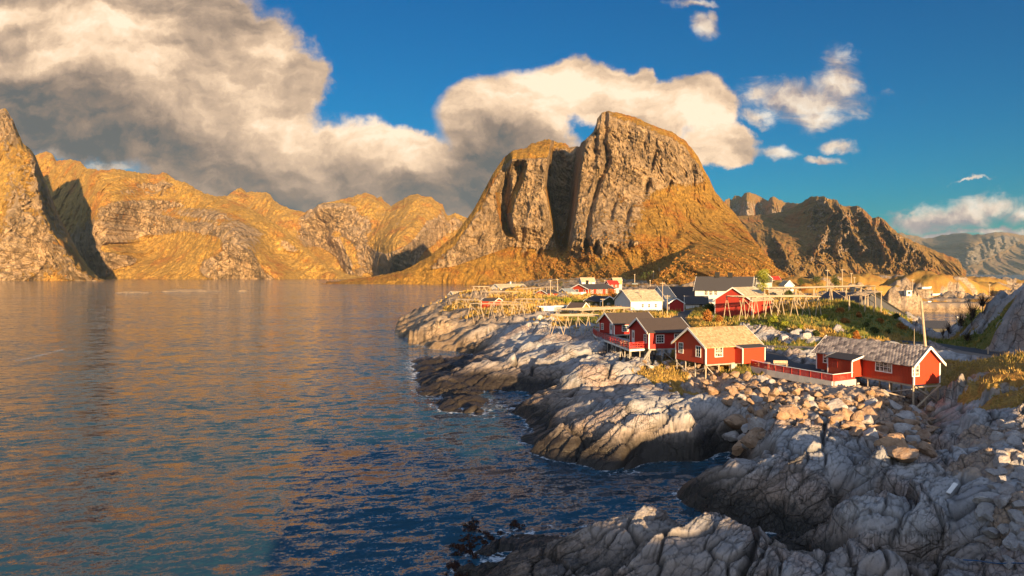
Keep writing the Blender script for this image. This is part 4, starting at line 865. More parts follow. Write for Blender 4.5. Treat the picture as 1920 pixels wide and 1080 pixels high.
# shared deck
def railing(m_post, parent, pts, hgt, col, top, bars=3, step=1.3, cap=True, cross=False):
    for i in range(len(pts) - 1):
        a, b = Vector(pts[i]), Vector(pts[i + 1]); n = max(1, round((b - a).length / step))
        for k in range(n + (1 if i == len(pts) - 2 else 0)):
            p = a.lerp(b, k / n); MB().bar(p, p + Vector((0, 0, hgt)), .08).build('rail_post', M[col], parent)
        r = MB()
        for j in range(bars):
            zz = Vector((0, 0, hgt * (j + .6) / (bars + .25))); r.bar(a + zz, b + zz, .05, h=2.2)
        r.build('rail_boards', M[col], parent)
        if cap: MB().bar(a + Vector((0, 0, hgt + .03)), b + Vector((0, 0, hgt + .03)), .13, h=.5).build('handrail', M[top], parent)
        if cross:
            for k in range(n):
                p, q = a.lerp(b, k / n), a.lerp(b, (k + 1) / n); c = MB(); c.bar(p + Vector((0, 0, .1)), q + Vector((0, 0, hgt - .05)), .045); c.bar(q + Vector((0, 0, .1)), p + Vector((0, 0, hgt - .05)), .045); c.build('rail_cross', M[col], parent)
dk = thing('deck', 'long wooden deck with red cross railing on stilts in front of the twin cabins', 'deck', (0, 0, 6.6))
W3 = H[3].world(0, 7.4); W4 = H[4].world(0, 5.7); B4 = H[4].world(0, 0); E3 = H[3].world(-.03, 1.3)
out = [(E3.x, E3.y), (17.6, 101.9), (15.2, 122.5), (15.3, 128.6), (W4.x, W4.y)]; inn = [(B4.x, B4.y), (W3.x + 3, W3.y + 1), (W3.x, W3.y)]
poly = out + inn; m = MB(); n = len(poly)
m.add([(x, y, 0) for x, y in poly] + [(x, y, -.12) for x, y in poly], [tuple(range(n - 1, -1, -1)), tuple(range(n, 2 * n))] + [(i, (i + 1) % n, n + (i + 1) % n, n + i) for i in range(n)]); m.build('deck_floor', M['grey'], dk)
m = MB(); [m.bar((*out[i], -.2), (*out[i + 1], -.2), .1, h=2.5) for i in range(len(out) - 1)]; m.build('fascia', M['white'], dk)
railing(None, dk, [(x, y, 0.02) for x, y in out[:4]], .95, 'redrail', 'redrail', 3, 1.6, True, True)
for i in range(len(out) - 1):
    a, b = Vector(out[i]), Vector(out[i + 1]); nn = max(1, round((b - a).length / 2.6))
    for k in range(nn):
        p = a.lerp(b, k / nn); g = hz(p.x, p.y) - 6.6 - .3
        if g < -.3: MB().bar((p.x, p.y, g), (p.x, p.y, -.1), .17, .17, 8).build('stilt', M['grey'], dk)
        if k % 2 and g < -1: q = a.lerp(b, (k + 1) / nn); MB().bar((p.x, p.y, g + .5), (q.x, q.y, -.25), .1).build('brace', M['grey'], dk)
bt = thing('picnic_table', 'small grey wooden table and benches on the shared red deck', 'picnic table', (17.6, 107.5, 6.6), R(95))
MB().box(-.8, -.4, .7, .8, .4, .75).build('tabletop', M['grey'], bt)
for y in (-.75, .75): MB().box(-.8, y - .14, .42, .8, y + .14, .46).build('bench_board', M['grey'], bt)
for x in (-.6, .6): m = MB(); m.bar((x, -.8, 0), (x, -.2, .7), .08); m.bar((x, .8, 0), (x, .2, .7), .08); m.bar((x, -.8, .4), (x, .8, .4), .07); m.build('trestle', M['grey'], bt)

# red fence in front of the yard
fe = thing('fence', 'low red board fence with white cap on concrete footing between two cabins', 'fence')
fp = [(1389, 682, 5.4), (1440, 693, 5.35), (1500, 704, 5.3), (1562, 715, 5.25), (1602, 710, 5.25)]; fp = [(*at(*p), p[2]) for p in fp]
railing(None, fe, fp, .78, 'redrail', 'white', 5, 1.5)
for i in range(len(fp) - 1): a, b = Vector(fp[i]), Vector(fp[i + 1]); MB().bar(a - Vector((0, 0, .42)), b - Vector((0, 0, .42)), .45, h=1.8).build('footing', M['concrete'], fe)

# village houses
h = House('barn', 'big red barn with pale golden roof standing on short posts beside the drying racks', (58.1, 165.07, 7.35), 48.5, 12.3, 9.5, 3.99, 3.03, 'barn_red', 'paleroof', over=.4, cat='barn', found=0); H[5] = h
for y in (.2, 2.5, 4.8, 7.0, 9.3):
    for x in (.2, 4, 8, 12): h.stilt(x, y, w=.25, mat='pole')
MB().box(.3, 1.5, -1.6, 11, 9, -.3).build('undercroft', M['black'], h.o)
h = House('white_house', 'large white house with steep black roof and two chimneys behind the red barn', (57.44, 214.0, 8.1), -25, 16.5, 9.4, 4.8, 3.9, 'whitewall', 'dkroof', over=.5); H[6] = h
for u in (1324, 1333, 1342): h.window('S', u, 549, .95, 1.3, 2, 2, 'glass2', px=True)
h.chimney(6.0, 4.7, 1.3, 1.5); h.chimney(9.9, 4.7, 1.3, 1.4); h.window('E', 4.6, 5.6, .8, 1.0, 2, 2)
h.window('S', 12, 3.4, 1.0, 1.3); h.window('S', 12, 1.2, 1.0, 1.2)
h = House('boathouse', 'white boathouse with pale blue gable and golden roof beside the village road', (32.8, 188.09, 7.41), 16.6, 9.6, 10.4, 2.94, 2.83, 'bluewhite', 'paleroof', over=.35, cat='boathouse'); H[7] = h
for u in (1205, 1217, 1229.5): h.window('S', u, 573, .6, 1.0, 2, 2, px=True)
h = House('annex', 'tall pale blue gabled annex behind the white boathouse', (44.6, 198.0, 7.4), 16.6, 3.0, 9.0, 3.6, 2.9, 'bluewhite', 'blueroof', over=.3, cat='annex')
h = House('shed', 'small dark red shed with white gable trim between the white boathouse and the road', (44.36, 190.41, 7.28), -5, 2.95, 4.2, 2.3, 1.3, 'red', 'bluegrey', cat='shed', over=.25)
e8 = h; e8.o.rotation_euler.z = R(-95); e8.o.location = (44.2, 194.0, 7.28)
h = House('warehouse', 'long low warehouse with wide brown roof behind the white boathouse', (46.5, 224.0, 6.6), -2, 16.0, 16.0, 2.6, 4.0, 'bluegrey', 'brownroof', trim='grey', cat='warehouse', over=.4)
h = House('outbuilding', 'white outbuilding with dark low roof at the bend of the village road', (50.5, 198.0, 7.3), -12, 6.0, 5.0, 1.9, 2.0, 'whitewall', 'dkroof', cat='outbuilding', over=.4)
h.door('S', 4.2, .95, 1.0, 1.7, 'black', glass=False)
h = House('long_house', 'long bright red house with white windows and white balcony below its gable', (30.8, 274.86, 7.55), 36.8, 14.7, 10.45, 4.0, 1.84, 'orange_red', 'dkroof', over=.5); H[10] = h
for u in (1110, 1121, 1127, 1138): h.window('S', u, 546, 1.2, 1.5, 2, 2, 'glass2', px=True)
h.window('W', 1081.5, 546, 1.9, 1.4, 3, 1, px=True); h.window('W', 1096, 546, .8, 1.2, 1, 1, px=True)
h.chimney(4.2, 5.2, .8, 1.6)
m = MB(); m.box(-2.6, 1.4, 1.55, -.05, 10.8, 1.75); ba = m.build('balcony', M['redrail'], h.o); m = MB(); m.box(-2.7, 1.3, 1.8, -2.6, 10.9, 2.8); m.box(-2.6, 1.3, 1.8, 0, 1.4, 2.8); m.build('parapet', M['white'], ba)
MB().box(-2.4, 1.6, -1.4, -.1, 10.6, 1.5).build('lower_wall', M['whitewall'], h.o)
h = House('green_house', 'dark green house with yellow lit gable edge and two white windows', (22.8, 212.74, 7.27), -55.6, 7.0, 6.9, 2.09, 1.45, 'green', 'dkroof', over=.4)
h.window('S', 1104, 571.5, .8, .85, 2, 2, px=True); h.window('S', 1117.5, 573, .8, .85, 2, 2, px=True); h.window('E', 3.4, 1.1, .9, .8)
h = House('green_cabin', 'small green cabin with low dark roof in front of the dark green house', (15.0, 184.7, 6.95), -36, 4.2, 4.4, 1.5, 1.45, 'yellow', 'brownroof', over=.35)
for u in (1069, 1074, 1080): h.window('S', u, 583.5, .42, .7, 1, 2, px=True)
h = House('garage', 'small red boathouse with open dark doorway left of the long red house', (13.43, 259.15, 8.0), 36.7, 5.6, 6.8, 2.24, 1.23, 'orange_red', 'dkroof', over=.4, cat='boathouse')
m = MB(); m.box(-.06, 1.6, 0, .0, 3.8, 1.9); m.build('doorway', M['black'], h.o); m = MB(); m.box(-.09, 1.4, 0, -.03, 1.6, 2.05); m.box(-.09, 3.8, 0, -.03, 4.0, 2.05); m.box(-.09, 1.6, 1.9, -.03, 3.8, 2.05); m.build('door_frame', M['white'], h.o); h.window('S', 2.6, 1.4, .8, .7)
h = House('grey_shed', 'blue grey shed between the small red boathouse and the balcony house', (22.04, 278.0, 7.98), 30.3, 4.6, 5.2, 2.3, 1.3, 'bluegrey', 'bluegrey', cat='shed', over=.25)
h = House('boathouse', 'long white boathouse with pale roof on the far tip by the water', (-5.9, 347.8, 8.2), 33, 16.4, 9.0, 2.0, 2.1, 'whitewall', 'paleroof', cat='boathouse', over=.5); h.chimney(9, 4.5, .5, 1.2, 'white'); h.window('W', 4.5, 1.2, 1.2, .9)
MB().bar((12, 4.5, 4), (12, 4.5, 8.0), .15, .1, 5).build('roof_mast', M['pole'], h.o)
h = House('boathouse', 'small white boathouse with greenish roof at the left end of the point', (-22.8, 270.2, 7.7), 30, 6.6, 5.2, 1.6, 1.3, 'whitewall', 'paleroof', cat='boathouse', over=.4)
h.window('S', 2, .9, .6, .6); h.window('S', 4.6, .9, .6, .6)
h = House('red_hut', 'small bright red hut with black roof standing among the left drying racks', (-8.94, 198.1, 7.9), -19.5, 4.0, 6.1, 1.95, .7, 'orange_red', 'dkroof', cat='hut', over=.3)
# two flat roofed huts
x, y = at(1029, 590, 7.2); o = thing('hut', 'white cube hut with thin flat roof beside the green cabin', 'hut', (x, y, 6.9), R(12))
MB().box(-1.4, 0, 0, 1.4, 2.6, 2.2).build('wall', M['whitewall'], o); MB().box(-2.6, -.4, 2.22, 1.8, 3.0, 2.5).build('roof', M['white'], o); MB().box(-1.9, .05, 0, -1.42, 2.5, 2.15).build('slatted_side', M['pole'], o)
x, y = at(1050, 586, 7.1); o = thing('container', 'low dark storage hut with pale flat roof edge right of the white cube hut', 'hut', (x, y, 6.9), R(-6))
MB().box(-1.8, 0, 0, 1.9, 3, 1.8).build('wall', M['bluegrey'], o); MB().box(-2.0, -.2, 1.82, 2.1, 3.2, 2.1).build('roof', M['bluewhite'], o)
# right-hand and distant buildings
h = House('boathouse', 'broad dark blue boathouse roof behind the green bank by the inlet', (113.5, 196.0, 2.6), 100, 20, 22, 3.2, 6.3, 'navy', 'navy', trim='black', cat='boathouse', over=.3)
x, y = at(1742, 626, 1.2)
h = House('boathouse', 'small open boathouse with dark blue roof at the near end of the inlet', (x - 2.2, y - 1, .8), -12, 6.4, 6, 2.3, 1.6, 'black', 'navy', trim='grey', cat='boathouse', over=.6)
FAR = [('cottage', 'tiny white gabled cottage in front of the dark bushes', 1488, 545, 300, 0, 5, 4, 2.4, 2, 'whitewall', 'paleroof', 95), ('cottage', 'low pale roofed cottage just right of the yellow green tree', 1443, 556, 245, 0, 6.5, 5, 1.6, 1.8, 'grey', 'paleroof', -25),
       ('boathouse', 'far dark gabled boathouse at the foot of the dome mountain slope', 1448, 530, 400, 0, 11, 9, 2.5, 4.2, 'navy', 'dkroof', 80), ('cottage', 'far red roofed house behind the yellow green tree', 1440, 531, 420, 0, 8, 6, 2.2, 2, 'grey', 'redrail', 5),
       ('cottage', 'pale hut with white roof peeping above the long red house', 1091, 534, 400, 0, 8, 6, 1.8, 2.4, 'whitewall', 'paleroof', 10), ('cottage', 'tiny yellow house by the road under the dome mountain', 1150, 533, 520, 0, 7, 5, 3, 2, 'yellow', 'paleroof', 10),
       ('cottage', 'small red house half hidden behind the right end of the long red house', 1142, 540, 360, 0, 6, 5, 2.0, 1.8, 'orange_red', 'redrail', 20)]
for nm, lb, u, v, D, zz, L, Wd, hh, rs, wl, rf, an in FAR:
    px_w, _, pzz = pix(u, v); h = House(nm, lb, (px_w / pix(u, v)[1] * D, D, CAMZ + pzz / pix(u, v)[1] * D), an, L, Wd, hh, rs, wl, rf, cat='cottage' if nm == 'cottage' else 'boathouse', over=.3, found=4)
    h.window('S', L * .3, hh * .55, .8, .8); h.window('S', L * .7, hh * .55, .8, .8)
# ---------------- fish drying racks ----------------
def rack(label, base, hgt, wid, nleg, top_th=.25, npole=9, group='timber fish drying racks', r=.10, braces=True, seed=0):
    """base: pixel points of the front feet; the rack runs between them"""
    rn = random.Random(seed); A = [hit(*p) for p in base]; a, b = Vector(A[0]), Vector(A[-1]); zt = max(a.z, b.z) + hgt
    d = (b - a); d.z = 0; L = d.length; d.normalize(); nrm = Vector((-d.y, d.x, 0))
    if nrm.y < 0: nrm = -nrm
    o = thing('drying_rack', label, 'drying rack', (a.x, a.y, a.z), 0, group); loc = Vector((a.x, a.y, a.z))
    m = MB()
    for k in range(npole):
        q = wid * k / (npole - 1); z0 = zt + rn.uniform(-.05, .06) - loc.z
        s0, s1 = rn.uniform(-.9, .3), rn.uniform(-.3, .9); p0 = d * s0 + nrm * q; p1 = d * (L + s1) + nrm * (q + rn.uniform(-.2, .2))
        m.bar((p0.x, p0.y, z0), (p1.x, p1.y, z0 + rn.uniform(-.1, .1)), r, r * .8, 5)
    m.build('pole_deck', M['pole'], o)
    for i in range(nleg):
        t = i / max(1, nleg - 1) * L; bm = MB(); p = d * t - nrm * .3; q = d * t + nrm * (wid + .3)
        bm.bar((p.x, p.y, zt - .12 - loc.z), (q.x, q.y, zt - .12 - loc.z), r * 1.3, None, 5).build('crossbeam', M['pole'], o)
        for w in (0, wid):
            for sg in ((-1, 1) if (i % 2 == 0 or w == 0) else (1,)):
                c = d * t + nrm * w; f = d * (t + sg * rn.uniform(.7, 1.3)) + nrm * w; g = hz(loc.x + f.x, loc.y + f.y) - loc.z - .3
                MB().bar((f.x, f.y, g), (c.x, c.y, zt - .05 - loc.z), r * 1.25, r, 5).build('leg', M['pole'], o)
        if braces and i < nleg - 1 and i % 2 == 0:
            c = d * t; f = d * (t + L / max(1, nleg - 1)); MB().bar((c.x, c.y, zt - .3 - loc.z), (f.x, f.y, (zt - loc.z) * .35), r * .9, None, 5).build('brace', M['pole'], o)
    return o
rack('large lit drying rack on the green knoll right of the red barn', [(1393, 602), (1534, 594)], 4.2, 7, 7, npole=26, r=.13, seed=1)
rack('highest drying rack along the bank top, below two tall poles', [(1492, 578), (1640, 578)], 4.6, 8, 6, npole=24, r=.15, seed=2)
rack('shaded drying rack on long thin legs left of the twin cabins', [(1045, 630), (1122, 628)], 3.4, 6, 5, npole=16, r=.10, seed=3)
rack('broad low drying rack in front of the green house', [(1092, 597), (1188, 592)], 1.8, 8, 6, npole=26, r=.11, seed=4)
rack('foremost drying rack on the sunlit left rocks', [(882, 601), (962, 597)], 3.0, 4, 5, npole=6, r=.085, seed=5)
rack('drying rack behind the foremost one, right of the red hut', [(917, 590), (984, 587)], 2.7, 4, 4, npole=5, r=.085, seed=6)
rack('drying rack left of the red hut', [(855, 581), (900, 579)], 2.4, 4, 3, npole=5, r=.085, seed=7)
rack('pale drying rack left of the long white boathouse', [(888, 557), (917, 555)], 3.0, 5, 4, npole=5, r=.10, seed=8)
rack('long low drying rack running right from the long white boathouse', [(988, 553), (1046, 551)], 2.2, 4, 6, npole=4, r=.10, seed=9)
rack('drying rack between the red hut and the white cube hut', [(966, 590), (1010, 588)], 3.2, 4, 3, npole=5, r=.085, seed=10)
rack('low drying rack in front of the small white boathouse', [(843, 571), (886, 569)], 1.0, 3, 4, npole=5, r=.09, seed=11)
rack('drying rack in front of the long white boathouse', [(918, 557), (978, 555)], 1.2, 4, 5, npole=4, r=.09, seed=12)
rack('small drying rack under the bank end at the inlet', [(1622, 586), (1652, 590)], 3.6, 3, 3, npole=8, r=.14, seed=13)

# ---------------- poles ----------------
def pole(label, u, vt, vb, w=.22, arm=True, lean=0., D=None, cat='utility pole', group='utility poles of the village', lamp=False, name='utility_pole'):
    p = hit(u, vb) if D is None else None
    if p is None: x, y, z = pix(u, vb); D = D or 300; p = (x / y * D, D, CAMZ + z / y * D)
    x, y, z = pix(u + lean, vt); zt = CAMZ + z / y * p[1] - p[2]
    o = thing(name, label, cat, p, 0, group)
    lx = lean / FPX * p[1]; w = max(w, p[1] * .0011)
    MB().bar((0, 0, -.5), (lx, 0, zt), w, w * .7, 8).build('post', M['pole'], o)
    if arm:
        zt2 = zt * .95; MB().bar((lx * .95 - .7, 0, zt2), (lx * .95 + .7, 0, zt2), w * .6).build('crossarm', M['pole'], o)
        for k in (-.6, .6): MB().bar((lx * .95 + k, 0, zt2), (lx * .95 + k, 0, zt2 + .22), .09, None, 6).build('insulator', M['black'], o)
    if lamp:
        MB().bar((lx, 0, zt - .4), (lx + 1.0, -.1, zt - .1), .06, None, 6).build('lamp_arm', M['grey'], o)
        MB().box(lx + .9, -.22, zt - .2, lx + 1.4, .05, zt - .05).build('lamp_head', M['white'], o)
    return o, Vector(p) + Vector((lx, 0, zt))
P1 = pole('thick leaning pole with street lamp rising behind the stone tiled cabin', 1736, 564, 657, .42, False, -10, lamp=True, name='lamp_post', cat='lamp post', group=None)[1]
PL = [('tall white pole in front of the white boathouse right corner', 1242, 528, 592), ('shorter grey pole right beside the tall white pole at the village road', 1251, 553, 596), ('thin pole in front of the white boathouse wall', 1204, 545, 585),
      ('left one of two tall poles above the upper drying rack', 1551, 505, 548), ('right one of two tall poles above the upper drying rack', 1579, 504, 548), ('pole in front of the small red boathouse', 1032, 525, 556),
      ('pole just right of the small red boathouse ridge', 1045, 523, 548), ('pole at the right end of the long red house', 1152, 522, 550), ('thin pole in front of the green house gable', 1130, 560, 583),
      ('lone pole left of the shaded rock dome by the far road', 1711, 524, 545), ('pole beside the far end of the causeway road', 1855, 533, 556)]
for lb, u, a, b in PL: pole(lb, u, a, b, .2)
for i, (u, a, b, D) in enumerate([(1190, 514, 529, 700), (1225, 508, 525, 760), (1236, 502, 518, 800), (1219, 525, 537, 620), (1134, 525, 538, 560), (1286, 512, 524, 760), (1596, 512, 530, 420), (1602, 520, 534, 430)]):
    pole('small distant pole along the road under the dome mountain', u, a, b, .3, True, 0, D, group='distant road poles')
for lb, u, a, b in [('weathered wooden post in the dry grass at the right road verge', 1853, 651, 664), ('short stake beside the road bend near the village pole', 1257.5, 592, 600)]:
    p = hit(u, b); o = thing('post', lb, 'post', p); hgt_ = (b - a) / FPX * p[1]; MB().bar((0, 0, -.3), (-.1, 0, hgt_), .22, .18, 6).build('post_shaft', M['pole'], o); MB().bar((-.1, 0, hgt_), (-.1, 0, hgt_ + .03), .24, .22, 6).build('post_cap', M['pole'], o)

# bench in the yard
p = hit(1464, 690); o = thing('bench', 'pale wooden garden bench on the asphalt yard behind the red fence', 'bench', p, R(-12))
MB().box(-.9, -.2, .42, .9, .25, .47).build('seat', M['pole'], o); MB().box(-.9, .25, .55, .9, .3, .95).build('backrest', M['pole'], o)
for x in (-.8, .74):
    for y in (-.15, .22): MB().box(x, y, 0, x + .06, y + .05, .42 if y < 0 else .9).build('leg', M['pole'], o)
p = hit(1432, 690); o = thing('table', 'pale garden table left of the bench in the asphalt yard', 'table', p, R(-12))
MB().box(-.8, -.4, .68, .8, .4, .74).build('tabletop', M['pole'], o)
for x in (-.7, .62):
    for y in (-.32, .26): MB().box(x, y, 0, x + .08, y + .06, .68).build('leg', M['pole'], o)
p = hit(1785, 925); o = MB().box(-.55, -.12, .0, .55, .12, .05).build('plank', M['white']); o.location = (p[0], p[1], p[2] + .28); o.rotation_euler = (R(12), R(-22), R(35)); tag(o, 'loose white board lying on the grey shore rocks', 'plank')
p = hit(1665, 748); o = MB().bar((0, 0, 0), (1.9, -1.3, -.5), .12).build('driftwood_beam', M['pole']); o.location = (p[0] - .8, p[1], p[2] + .9); tag(o, 'pale timber beam lying on boulders below the stone tiled cabin', 'timber')

# car, boats, buoy
def car(label, u, v, D, mat, rz):
    x, y, z = pix(u, v); o = thing('parked_car', label, 'car', (x / y * D, D, CAMZ + z / y * D), rz)
    MB().box(-2.1, -.85, .35, 2.1, .85, .95).build('body', M[mat], o); c = MB(); c.add([(-1.5, -.8, .95), (1.1, -.8, .95), (1.1, .8, .95), (-1.5, .8, .95), (-1.1, -.7, 1.5), (.5, -.7, 1.5), (.5, .7, 1.5), (-1.1, .7, 1.5)], [(0, 1, 5, 4), (1, 2, 6, 5), (2, 3, 7, 6), (3, 0, 4, 7), (4, 5, 6, 7)]); c.build('cabin_glass', M['glass'], o)
    for wx in (-1.3, 1.3):
        for wy in (-.88, .88): MB().bar((wx, wy - .1, .33), (wx, wy + .1, .33), .66, None, 12).build('wheel', M['black'], o)
car('blue grey car parked by the road below the dark mountain slope', 1190, 534, 480, 'bluegrey', .1)
def boat(label, p, L, rz, mat='white', cab=True, grp=None):
    o = thing('boat', label, 'boat', p, rz, grp); b = MB(); n = 9; vs = []
    for i in range(n):
        t = i / (n - 1); w = L * .16 * (1 - max(0, t - .45) ** 2 * 3.2); vs += [(t * L - L / 2, -w, .9 + .35 * t * t), (t * L - L / 2, -w * .7, 0.0), (t * L - L / 2, 0, -.3 + .25 * t ** 4), (t * L - L / 2, w * .7, 0.), (t * L - L / 2, w, .9 + .35 * t * t)]
    fs = [(i * 5 + k, i * 5 + k + 5, i * 5 + k + 6, i * 5 + k + 1) for i in range(n - 1) for k in range(4)] + [(0, 1, 2, 3, 4)] + [(i * 5 + 4, i * 5 + 9, i * 5 + 5, i * 5) for i in range(n - 1)]
    b.add(vs, fs).build('hull', M[mat], o)
    if cab: MB().box(-L * .2, -L * .1, .9, L * .12, L * .1, 2.4).build('wheelhouse', M['white'], o); MB().box(L * .121, -L * .08, 1.6, L * .13, L * .08, 2.2).build('windscreen', M['glass'], o); MB().bar((-.1, 0, 2.4), (-.1, 0, 4.4), .1).build('mast', M['white'], o)
    return o
x, y = at(1702, 577, .2); boat('white fishing boat moored at the stone mole, left one', (x, y, .15), 7, R(80)); x, y = at(1735, 577, .2); boat('grey hulled boat moored at the stone mole, right one', (x, y, .15), 7, R(95), 'grey')
for lb, u, v in (('white overturned boat ashore on the mole, left of its neighbour', 1737, 556), ('white boat laid up on the mole, right of its neighbour', 1757, 556)):
    p = hit(u, v); 
    if p: boat(lb, (p[0], p[1], p[2] + .3), 6, R(5), 'white', False)
p = hit(1702, 556)
if p:
    o = thing('kiosk', 'tiny white booth with dark window on the mole road', 'booth', p); MB().box(-1.1, -1, 0, 1.1, 1, 2.3).build('wall', M['whitewall'], o); MB().box(-1.3, -1.2, 2.32, 1.3, 1.2, 2.45).build('roof', M['white'], o); MB().box(-.5, -1.03, 1, .6, -1.002, 1.9).build('window', M['glass'], o)
x, y = at(1795, 596, .1)
o = MB(); 
for k in range(6):
    a0, a1 = math.pi * k / 6, math.pi * (k + 1) / 6; o.bar((0, 0, .42 - .42 * math.cos(a0)), (0, 0, .42 - .42 * math.cos(a1)), .84 * math.sin(a0) + .01, .84 * math.sin(a1) + .01, 10)
o = o.build('buoy', M['white'], None, True); o.location = (x, y, -.1); tag(o, 'round white buoy floating in the still blue inlet', 'buoy')

# ---------------- boulders ----------------
def rock_mesh(i, sub=3, planes=10):
    rn = random.Random(100 + i); bm = bmesh.new(); bmesh.ops.create_icosphere(bm, subdivisions=sub, radius=1)
    pl = []
    for k in range(planes):
        n = Vector((rn.gauss(0, 1), rn.gauss(0, 1), rn.gauss(0, 1))).normalized(); pl.append((n, rn.uniform(.45, .85)))
    sx, sy, szz = rn.uniform(.9, 1.4), rn.uniform(.65, 1.0), rn.uniform(.5, .8)
    for v in bm.verts:
        d = v.co.normalized(); r = 1.25
        for n, q in pl:
            c = n.dot(d)
            if c > .05: r = min(r, q / c)
        r *= 1 + .035 * math.sin(d.x * 9 + i) * math.sin(d.y * 11) + rn.uniform(-.012, .012)
        v.co = Vector((d.x * r * sx, d.y * r * sy, d.z * r * szz))
    me = bpy.data.meshes.new('boulder'); bm.to_mesh(me); bm.free(); me.polygons.foreach_set('use_smooth', [True] * len(me.polygons))
    try: me.set_sharp_from_angle(angle=R(17))
    except Exception: pass
    return me
def rockmat(name, a, b, c):
    mt, t = material(name); g = t.new('ShaderNodeObjectInfo'); tcn = t.new('ShaderNodeTexCoord').outputs['Object']; v = t.vm('ADD', tcn, t.vscale(t.xyz(g.outputs['Random'], g.outputs['Random'], 0), 37.))
    n = t.noise(v, 1.1, 6, .65); n2 = t.noise(v, 5, 5, .65); n3 = t.noise(t.vm('MULTIPLY', v, (1, 1, 5)), 2.2, 4, .6)
    rc = t.mix(g.outputs['Random'], a, b); rc = t.mix(t.mr(n, .4, .65), rc, c); rc = t.mix(t.m('MULTIPLY', t.mr(n2, .55, .7), .6), rc, (.10, .08, .065)); rc = t.mix(t.m('MULTIPLY', t.mr(n3, .55, .7), .35), rc, (.46, .40, .33))
    fin(t, rc, .85, .25, t.bump(t.m('ADD', t.m('ADD', n, t.m('MULTIPLY', n3, .4)), t.m('MULTIPLY', n2, .4)), .22, .9)); return mt
MR = rockmat('rusty_quarried_boulders', (.40, .26, .16), (.31, .225, .165), (.24, .15, .09)); MG = rockmat('grey_shore_boulders', (.34, .33, .33), (.28, .25, .235), (.42, .40, .385))
RM = [rock_mesh(i) for i in range(12)]; RG = []
for q in RM: c = q.copy(); RG.append(c); q.materials.append(MR); c.materials.append(MG)
def in_poly(x, y, P_):
    c = False; j = len(P_) - 1
    for i in range(len(P_)):
        if (P_[i][1] > y) != (P_[j][1] > y) and x < (P_[j][0] - P_[i][0]) * (y - P_[i][1]) / (P_[j][1] - P_[i][1]) + P_[i][0]: c = not c
        j = i
    return c
placed = []
def scatter(poly, n, s0, s1, meshes, label, group, sd, cat='boulder', lift=.25, steep=1.):
    rn = random.Random(sd); xs = [p[0] for p in poly]; ys = [p[1] for p in poly]; k = 0; tries = 0
    while k < n and tries < n * 60:
        tries += 1; u, v = rn.uniform(min(xs), max(xs)), rn.uniform(min(ys), max(ys))
        if not in_poly(u, v, poly): continue
        p = hit(u, v)
        if not p: continue
        f = k / n; s = s0 * (1 - f) + s1 * f; s *= rn.uniform(.85, 1.2)
        if any((p[0] - q[0]) ** 2 + (p[1] - q[1]) ** 2 < (.52 * (s + q[2])) ** 2 for q in placed): continue
        o = bpy.data.objects.new('boulder', rn.choice(meshes)); COL.objects.link(o); placed.append((p[0], p[1], s))
        o.location = (p[0], p[1], p[2] + s * lift); o.scale = (s, s, s * rn.uniform(.8, 1.2)); o.rotation_euler = (rn.uniform(-.5, .5), rn.uniform(-.5, .5), rn.uniform(0, 6.28)); tag(o, label, cat, group); k += 1
slope = [(1300, 702), (1400, 703), (1500, 728), (1600, 748), (1640, 735), (1760, 752), (1755, 800), (1740, 860), (1690, 862), (1640, 830), (1560, 805), (1490, 795), (1420, 790), (1385, 765), (1330, 745)]
scatter([(1560, 765), (1690, 770), (1740, 850), (1690, 868), (1600, 810)], 22, 1.1, .75, RM + RG[:4], 'big angular brown boulder at the foot of the boulder slope', 'largest boulders at the slope foot', 1)
scatter(slope, 172, .72, .32, RM + RG[:3], 'angular rusty brown boulder in the sunlit slope below the red fence and cabins', 'boulders in the sunlit slope', 2)
scatter([(1860, 800), (1930, 790), (1930, 1060), (1850, 1070), (1830, 1000), (1860, 900)], 60, .6, .22, RG, 'grey rounded boulder on the shaded shore at the right edge', 'grey shore boulders', 3, lift=.15)
scatter([(1180, 668), (1290, 660), (1290, 700), (1220, 695)], 18, .8, .4, RG + RM[:4], 'shaded boulder among the stilts of the twin cabins', 'boulders under the twin cabins', 4)
scatter([(1375, 770), (1420, 790), (1440, 830), (1390, 860), (1365, 830)], 12, 1.1, .6, RG + RM[:6], 'shaded boulder wedged in the cleft beside the smooth rock dome', 'boulders in the cleft', 5)
scatter([(1440, 628), (1530, 645), (1520, 622), (1470, 606)], 9, 1.3, .5, RG, 'pale rock cropping out of the grassy bank behind the yard road', 'rocks in the grassy bank', 8, lift=.05)
scatter([(985, 598), (1060, 600), (1040, 618), (990, 612)], 14, 1.0, .6, RG, 'grey boulder in the shaded pile below the left drying racks', 'boulders below the left racks', 6)
print('boulders', len(placed))

# ---------------- skerries ----------------
MS = rockmat('pale_skerry_rock', (.30, .22, .14), (.26, .19, .12), (.18, .13, .08))
def skerry(label, u, v, wpx, hm):
    x, y = at(u, v, 0); w = wpx / FPX * y / 2; a = np.linspace(-1, 1, 60); X, Y = np.meshgrid(a, a); rr = np.hypot(X, Y) + .25 * fbm(X * 2 + u, Y * 2, 4, 5); Z = hm * (1 - rr ** 2 * 1.25) + .35 * fbm(X * 6, Y * 6 + u, 4, 9)
    o = grid_obj('skerry', X * w * 1.1, Y * w * .6, np.maximum(Z, -2.), MS, dict(grass=X * 0, green=X * 0, stones=X * 0, road=X * 0, crack=X * 0), kind=None); o.location = (x, y, 0); tag(o, label, 'rock islet')
skerry('long pale flat skerry in the calm fjord', 355, 546.5, 105, 2.3); skerry('low skerry left of the long pale one', 249, 549, 66, 1.3); skerry('tiny dark skerry right of the long pale one', 455, 546, 18, .9)

